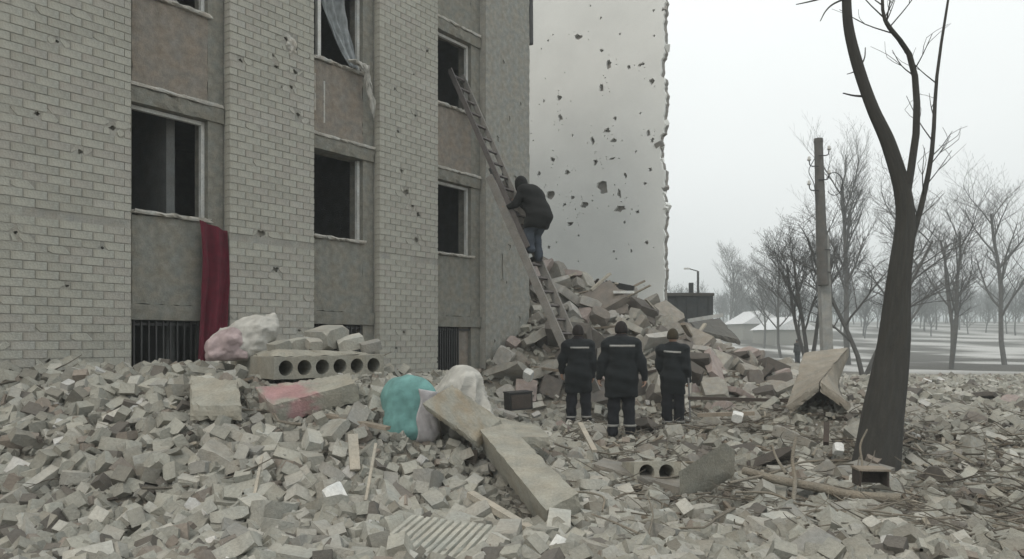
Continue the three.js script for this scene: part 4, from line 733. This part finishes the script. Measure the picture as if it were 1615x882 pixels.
{ // everything too small or too many to count
  const put = (name, label, geos, n, d0, d1, size, tilt, lift, filt, kf) => {
    const lists = geos.map(() => []);
    scatter(n, d0, d1, (x, d) => { if (filt && !filt(x, d)) return false; const k = Math.floor(RB() * geos.length), s = size(d); lists[k].push([pose(x, H(x, d) + lift * s, d, tilt, V(s, s, s)), tone()]); return true; }, kf);
    lists.forEach((l, k) => l.length && instanced(name, label, geos[k], l, 'rubble'));
  };
  const field = (x, d) => d < 27 && !(x > 0.9 && d > 5.6 && d < 14 && RB() < 0.8);
  put('brick_rubble', 'heaped broken bricks filling the foreground', brickGeos.slice(0, 6), 4200, 3.6, 11, () => 0.65 + 0.6 * RB(), 1.2, 0.05, field);
  put('brick_rubble', 'small broken brick ends filling the gaps by the beams and bundles', brickGeos.slice(3, 6), 1500, 5, 9.5, () => 0.4 + 0.3 * RB(), 1.4, 0.03, (x, d) => x < 1.2 && x > -3.5 && keep.some(([a, b, r]) => Math.hypot(x - a, d - b) < r), 0.1);
  put('brick_rubble', 'broken bricks strewn over the pile and the field behind', brickGeos.slice(2, 6), 3600, 10, 27, () => 0.7 + 0.6 * RB(), 1.3, 0.06, field);
  put('stone_chips', 'small chips of brick and mortar between the bricks', lumpGeos.slice(0, 4), 34000, 3.6, 14, () => 0.02 + 0.085 * RB() * RB(), 3, 0.35, () => true, 0.12);
  put('stone_chips', 'chips of masonry scattered over the pile and far field', lumpGeos.slice(4, 7), 9000, 12, 30, () => 0.05 + 0.14 * RB() * RB(), 3, 0.3, (x, d) => true);
  put('slab_scraps', 'flat scraps of plaster and slab among the rubble', slabGeos.slice(0, 4), 2600, 4, 24, d => 0.10 + 0.16 * RB(), 0.9, 0.1, field);
  // splinters
  const sp = new THREE.BoxGeometry(1, 0.035, 0.05); boxUVinPlace(sp); const l = [];
  scatter(2600, 4, 22, (x, d) => { if (x < 0.5 && RB() < 0.6) return false; const s = 0.12 + 0.35 * RB() * RB(); l.push([pose(x, H(x, d) + 0.05, d, 0.5, V(s, 0.5 + 0.5 * RB(), 0.5 + 0.4 * RB())), RB() < 0.4 ? [0.4, 0.36, 0.29] : RB() < 0.5 ? [0.1, 0.085, 0.07] : [0.24, 0.2, 0.155]]); return true; });
  const tg = [1, 2, 3].map(k => { const rr = rngOf(60 + k), ps = []; for (let i = 0; i < 6; i++) ps.push(V(i / 5 - 0.5, 0.05 * (rr() - 0.3), 0.22 * (rr() - 0.5))); const side = [ps[3].clone(), ps[3].clone().add(V(0.14, 0.06, 0.12)), ps[3].clone().add(V(0.28, 0.12, 0.16))]; return merge([tubePath(ps, 0.012, 0.005, 10, 5), tubePath(side, 0.008, 0.003, 4, 4)]); });
  const tl = tg.map(() => []);
  scatter(650, 5.2, 14, (x, d) => { if (x < 0.6 && RB() < 0.93) return false; const q = 0.35 + 1.1 * RB() * RB(), c = 0.12 + 0.16 * RB(); tl[Math.floor(RB() * 3)].push([pose(x, H(x, d) + 0.07 + 0.05 * RB(), d, 0.22, V(q, q, q)), [c, c * 0.88, c * 0.7]]); return true; });
  tl.forEach((q, k) => instanced('twig_litter', 'twigs and thin branches strewn over the right side of the rubble', tg[k], q, 'twigs'));
  instanced('splinters', 'splinters of wood scattered through the rubble', sp, l, 'rubble');
}

// ---------------------------------------------------------------- things beyond the rubble
{ // flat-roofed dark shed behind the pile
  const a = at(1040, 500, 30), b = at(1126, 500, 30), y1 = at(0, 462, 30).y, t = group('dark_shed', 6.0, 0, -31);
  mesh('wall', box(-3.4, b.x - 6.0, 0, y1 - 0.12, -2.4, 0.9), mat.garage, t);
  mesh('roof', hexa([V(-3.5, y1, 1.0), V(b.x - 5.95, y1, 1.0), V(b.x - 5.95, y1 + 0.05, -2.5), V(-3.5, y1 + 0.05, -2.5)], [V(-3.5, y1 - 0.118, 1.0), V(b.x - 5.95, y1 - 0.118, 1.0), V(b.x - 5.95, y1 - 0.118, -2.5), V(-3.5, y1 - 0.118, -2.5)], [12, 1, 4], 0.03, 4, cn(0.5)), mat.concreteDark, t);
  for (let i = 0; i < 9; i++) mesh('rib', box(-1.6 + i * 0.42, -1.57 + i * 0.42, 0.3, y1 - 0.2, 0.903, 0.93), mat.garage, t);
  mesh('vent_pipe', new THREE.CylinderGeometry(0.1, 0.1, 0.5, 10).translate(1.3, y1 + 0.22, 0), mat.garage, t);
  tag(t, 'low dark shed with a flat roof behind the rubble pile', 'shed');
}
{ // sagging roof sheet
  const g = hexa([at(1098, 520, 25), at(1168, 536, 24.5), at(1136, 502, 27), at(1086, 503, 27)], offsetDown([at(1098, 520, 25), at(1168, 536, 24.5), at(1136, 502, 27), at(1086, 503, 27)], V(0, -0.16, 0)), [20, 2, 8], 0.05, 2, cn(0.55));
  const m = rebase(mesh('fallen_roof', g, mat.concreteDark)); tag(m, 'dark fallen roof sheet sagging beside the shed', 'roof sheet');
  const e = rebase(mesh('metal_strip', bar(at(1085, 506, 24.9), at(1140, 497, 24.9), 0.08, 0.12), mat.frame)); tag(e, 'pale metal strip along the top of the fallen roof sheet', 'strip');
}
{ // pole
  const bp = at(1304, 600, 23), tp = at(1291, 224, 23), t = group('utility_pole', bp.x, bp.y - 0.4, bp.z), L = (p) => p.clone().sub(t.position);
  mesh('stub', bar(L(at(1306, 605, 23)), L(at(1297, 372, 23)), 0.30, 0.26, V(0, 0, 1)), mat.poleConcrete, t);
  const f = L(at(1298, 450, 22.8)), u = L(tp); mesh('shaft', tubePath([f, f.clone().lerp(u, 0.5), u], 0.17, 0.125, 8, 12), mat.poleWood, t);
  mesh('cap', new THREE.CylinderGeometry(0.13, 0.14, 0.12, 12).translate(u.x, u.y + 0.04, u.z), mat.poleWood, t);
  for (const [py, s] of [[245, 1], [262, -1], [283, 1], [300, -1]]) {
    const p = L(at(1291, py, 22.8)), h = mesh('bracket', tubePath([p, p.clone().add(V(s * 0.26, 0.0, 0.05)), p.clone().add(V(s * 0.3, 0.16, 0.05))], 0.018, 0.018, 6, 6), mat.iron, t);
    mesh('insulator', new THREE.LatheGeometry([[0, 0], [0.05, 0], [0.06, 0.04], [0.035, 0.06], [0.05, 0.09], [0.02, 0.13], [0, 0.13]].map(q => new THREE.Vector2(...q)), 10).translate(p.x + s * 0.3, p.y + 0.15, p.z + 0.05), mat.frame, h);
  }
  for (const py of [395, 430]) { const p = L(at(1299, py, 22.9)); mesh('wire_tie', new THREE.TorusGeometry(0.2, 0.018, 6, 16).rotateX(Math.PI / 2).translate(p.x, p.y, p.z), mat.iron, t); }
  const c = []; for (let i = 0; i <= 16; i++) { const a = i / 16 * 5.2 + 0.4; c.push(L(at(1316 - Math.cos(a) * 13, 290 - Math.sin(a) * 18, 22.7))); }
  mesh('loose_wire', tubePath(c, 0.012, 0.012, 30, 5), mat.wire, t);
  mesh('loose_wire', tubePath([L(at(1285, 250, 22.7)), L(at(1276, 270, 22.7)), L(at(1284, 290, 22.7)), L(at(1287, 320, 22.7))], 0.012, 0.012, 14, 5), mat.wire, t);
  tag(t, 'old wooden utility pole on a concrete stub, its wires torn off', 'pole'); clear(bp.x, 23, 0.4);
}
// ---------------------------------------------------------------- bare trees
function growTree(seed, h, o = {}) {
  const R = rngOf(seed), wood = [], twigs = [];
  const grow = (p, dir, len, r, lev) => {
    const pts = [p.clone()], d = dir.clone(), n = lev < 2 ? 5 : 3;
    for (let i = 0; i < n; i++) { d.add(V((R() - 0.5) * o.wig, (R() - 0.5) * o.wig * 0.6 + o.lift, (R() - 0.5) * o.wig)).normalize(); pts.push(pts[i].clone().addScaledVector(d, len / n)); }
    const r1 = r * (lev ? 0.35 : 0.45);
    (lev < 3 ? wood : twigs).push(tubePath(pts, r, Math.max(r1, o.minR), lev < 2 ? 6 : 3, lev < 2 ? 7 : lev < 3 ? 5 : 3));
    if (lev >= o.levels) return;
    const kids = lev === 0 ? o.kids0 : lev === 1 ? o.kids1 : o.kids2;
    for (let k = 0; k < kids; k++) {
      const f = lev === 0 ? lerp(o.start, 1, (k + R()) / kids) : lerp(0.25, 1, (k + R()) / kids), i = Math.min(n - 1, Math.floor(f * n)), q = pts[i].clone().lerp(pts[i + 1], f * n - i), dd = pts[i + 1].clone().sub(pts[i]).normalize();
      const a = k * 2.4 + R() * 1.5, s = V(Math.cos(a), 0.1, Math.sin(a)), nd = dd.multiplyScalar(o.up).addScaledVector(s, o.spread * (0.7 + 0.6 * R())).normalize();
      grow(q, nd, len * (lev === 0 ? o.k0 : 0.58) * (0.65 + 0.5 * R()) * (lev === 0 ? 1 - 0.45 * f : 1), lerp(r, r1, f) * 0.62, lev + 1);
    }
  };
  const stems = o.stems || [V(0, 1, 0)];
  stems.forEach(s => grow(V(0, -0.15, 0), s.clone().normalize(), h * (o.trunk || 0.85), h * (o.thick || 0.014), 0));
  return [merge(wood), merge(twigs)];
}
const TO = { wig: 0.35, lift: 0.08, levels: 4, kids0: 11, kids1: 7, kids2: 5, start: 0.25, up: 0.9, spread: 0.8, k0: 0.5, minR: 0.006 };
function tree(name, label, px, d, h, seed, o = {}, sc = 1) {
  const x = (px - CX) / F * d, y = H(x, d), t = group(name, x, y, -d, seed); const [w, c] = growTree(seed, h, { ...TO, ...o });
  mesh('trunk', w, o.mat || mat.bark, t); mesh('crown', c, o.mat || mat.bark, t); tag(t, label, 'tree', 'bare trees beyond the rubble'); return t;
}
tree('bare_tree', 'tall slender bare tree right behind the utility pole', 1338, 52, 14.6, 101, { kids0: 14, spread: 0.5, lift: 0.12, k0: 0.42, start: 0.3 });
tree('bare_tree', 'low bare tree with a forked trunk left of the utility pole', 1276, 32, 5.9, 102, { stems: [V(-0.35, 1, 0), V(0.28, 1, 0.05), V(-0.05, 1, -0.2)], kids0: 6, thick: 0.017, spread: 0.6, start: 0.35 });
tree('bare_tree', 'spreading bare tree arching over right of the utility pole', 1362, 30, 7.2, 103, { stems: [V(0.3, 1, 0), V(-0.3, 1, 0.1)], kids0: 8, spread: 0.95, lift: -0.02 });
tree('bare_tree', 'hazy bare tree standing left of the forked tree', 1232, 70, 10.5, 104, {});
tree('bare_tree', 'pale rounded bare tree far behind the fallen roof sheet', 1152, 125, 13.5, 106, { kids0: 13, spread: 0.6, k0: 0.55, minR: 0.014 });
tree('bare_tree', 'tall bare tree at the right, behind the leaning trunk', 1420, 56, 13.5, 107, { kids0: 12 });
tree('bare_tree', 'bushy bare tree past the right side of the field', 1500, 44, 9.5, 108, { stems: [V(0.2, 1, 0), V(-0.25, 1, 0)], kids0: 8 });
tree('bare_tree', 'bare tree near the far right edge', 1585, 52, 12.5, 109, { kids0: 12 });
tree('bare_tree', 'thin hazy bare tree in the gap left of the pole', 1205, 95, 11, 110, { minR: 0.012 });
{ // wood on the slope far off
  const R = rngOf(333), protos = [201, 202, 203].map(s => { const [w, c] = growTree(s, 8, { ...TO, levels: 3, kids0: 10, kids1: 6, minR: 0.03, thick: 0.018 }); return merge([w, c]); });
  const lists = protos.map(() => []);
  for (let i = 0; i < 240; i++) { const d = 110 + 150 * Math.sqrt(R()), x = lerp(0.16, 0.75, R()) * d; const px = x / d * F + CX; if (px > 1165 && px < 1215 && d < 150) continue; const s = 0.7 + 0.6 * R(); M4.compose(V(x, H(x, d) - 0.2, -d), Q.setFromEuler(E.set(0, R() * 6, 0)), V(s, s * (0.8 + 0.4 * R()), s)); lists[i % 3].push([M4.clone(), [0.06, 0.058, 0.055]]); }
  lists.forEach((l, k) => instanced('far_wood', 'hazy bare wood on the far slope', protos[k], l, 'wood'));
}
{ // small far street lamp and houses roofs
  const p = at(1101, 470, 60), t = group('street_lamp', p.x, H(p.x, 60), -60), top = at(1101, 428, 60).y - t.position.y;
  mesh('mast', new THREE.CylinderGeometry(0.09, 0.13, top, 8).translate(0, top / 2, 0), mat.wire, t); mesh('arm', bar(V(0, top, 0), V(-0.7, top + 0.2, 0), 0.07, 0.07), mat.wire, t); mesh('lamp_head', box(-1.1, -0.68, top + 0.15, top + 0.27, -0.12, 0.12), mat.frame, t);
  tag(t, 'far street lamp rising above the dark shed', 'street lamp');
  const hs = (px, py, d, w, h, label) => { const q = at(px, py, d), g = group('far_house', q.x, H(q.x, d) - 0.3, -d, 0.2), hh = h; mesh('wall', box(-w / 2, w / 2, 0, hh, -3, 3), mat.plaster, g); const sh = new THREE.Shape(); sh.moveTo(-w / 2 - 0.3, hh + 0.01); sh.lineTo(w / 2 + 0.3, hh + 0.01); sh.lineTo(0, hh + w * 0.3); sh.closePath(); mesh('roof', boxUV(new THREE.ExtrudeGeometry(sh, { depth: 6.6, bevelEnabled: false })).translate(0, 0, -3.3), mat.snow, g); tag(g, label, 'house'); };
  hs(1190, 525, 120, 7, 2.6, 'far low house with a snowy roof right of the fallen sheet'); hs(1236, 535, 105, 6, 2.2, 'far low house with a snowy roof left of the forked tree');
}
// ---------------------------------------------------------------- the near tree, leaning in from the right
{
  const d = 8.6, b = at(1392, 742, d), t = group('leaning_tree', b.x, b.y - 0.1, b.z), L = (px, py, dd = d) => at(px, py, dd).sub(t.position);
  const tr = [L(1378, 790), L(1382, 735), L(1395, 640), L(1410, 540), L(1418, 440), L(1428, 330), L(1402, 228), L(1376, 170), L(1352, 100), L(1338, 40), L(1334, -30), L(1325, -120)];
  const curve = new THREE.CatmullRomCurve3(tr), rad = [[0, 0.33], [0.08, 0.26], [0.2, 0.20], [0.35, 0.13], [0.5, 0.085], [0.62, 0.066], [0.8, 0.055], [1, 0.04]];
  const g = tubePath(tr, 1, 1, 70, 36), p = g.attributes.position;
  for (let i = 0; i <= 70; i++) { const c = curve.getPoint(i / 70), r = interp(rad, i / 70); for (let j = 0; j <= 36; j++) { const k = i * 37 + j, v = V().fromBufferAttribute(p, k).sub(c), rr = r * (1 + 0.10 * fbm(v.x * 2.5, i * 0.12, v.z * 2.5, 3) + 0.05 * Math.abs(perlin.noise(v.x * 9, i * 0.1, v.z * 9))); v.multiplyScalar(rr).add(c); p.setXYZ(k, v.x, v.y, v.z); } }
  g.computeVertexNormals(); mesh('trunk', g, mat.barkNear, t);
  const br = (ps, r0, r1) => mesh('limb', tubePath(ps.map(q => L(...q)), r0, r1, 12, 7), mat.barkNear, t);
  br([[1332, -2], [1312, 8, 8.5], [1302, 18, 8.45], [1294, 33, 8.4]], 0.012, 0.005); br([[1333, -20], [1300, -4, 8.5], [1275, 3, 8.4], [1256, 7, 8.35]], 0.014, 0.005);
  br([[1362, 152], [1348, 151], [1330, 147, 8.5]], 0.014, 0.007); br([[1350, 112], [1343, 115], [1336, 117]], 0.008, 0.004); br([[1361, 98], [1364, 90], [1365, 75]], 0.009, 0.005);
  const boughs = [[[[1428, 320], [1446, 190, 8.4], [1436, 90, 8.3], [1402, 42, 8.2], [1394, 26, 8.2], [1391, -60, 8.2]], 0.045, 0.012], [[[1424, 420], [1452, 330, 8.9], [1470, 240, 9.0], [1478, 120, 9.1], [1502, -40, 9.2]], 0.04, 0.012]];
  const tr2 = rngOf(808);
  boughs.forEach(([ps, r0, r1]) => {
    br(ps, r0, r1); const c = new THREE.CatmullRomCurve3(ps.map(q => L(...q))), tw = [];
    for (let k = 0; k < 9; k++) { const u = 0.2 + 0.78 * tr2(), p = c.getPoint(u), tn = c.getTangent(u), a = tr2() * 6.28, d = tn.clone().multiplyScalar(0.6).add(V(Math.cos(a), 0.15, Math.sin(a))).normalize(), l = 0.25 + 0.5 * tr2(), q1 = p.clone().addScaledVector(d, l * 0.5).add(V(0, 0.04, 0)), q2 = p.clone().addScaledVector(d, l).add(V(0.05 * tr2(), 0.14, 0)); tw.push(tubePath([p, q1, q2], 0.008, 0.003, 6, 5)); for (let m = 0; m < 2; m++) tw.push(tubePath([q1, q1.clone().addScaledVector(d, 0.12).add(V((tr2() - 0.5) * 0.2, 0.06, (tr2() - 0.5) * 0.2)), q1.clone().addScaledVector(d, 0.22).add(V((tr2() - 0.5) * 0.36, 0.14, (tr2() - 0.5) * 0.3))], 0.004, 0.002, 4, 4)); }
    mesh('twigs', merge(tw), mat.barkNear, t);
  });
  tag(t, 'thick dark tree trunk leaning at the right edge, its bare limb overhead', 'tree'); clear(b.x, d, 0.35);
}
scene.traverse(o => { if (o.isMesh) o.castShadow = o.receiveShadow = true; });
renderer.render(scene, camera);
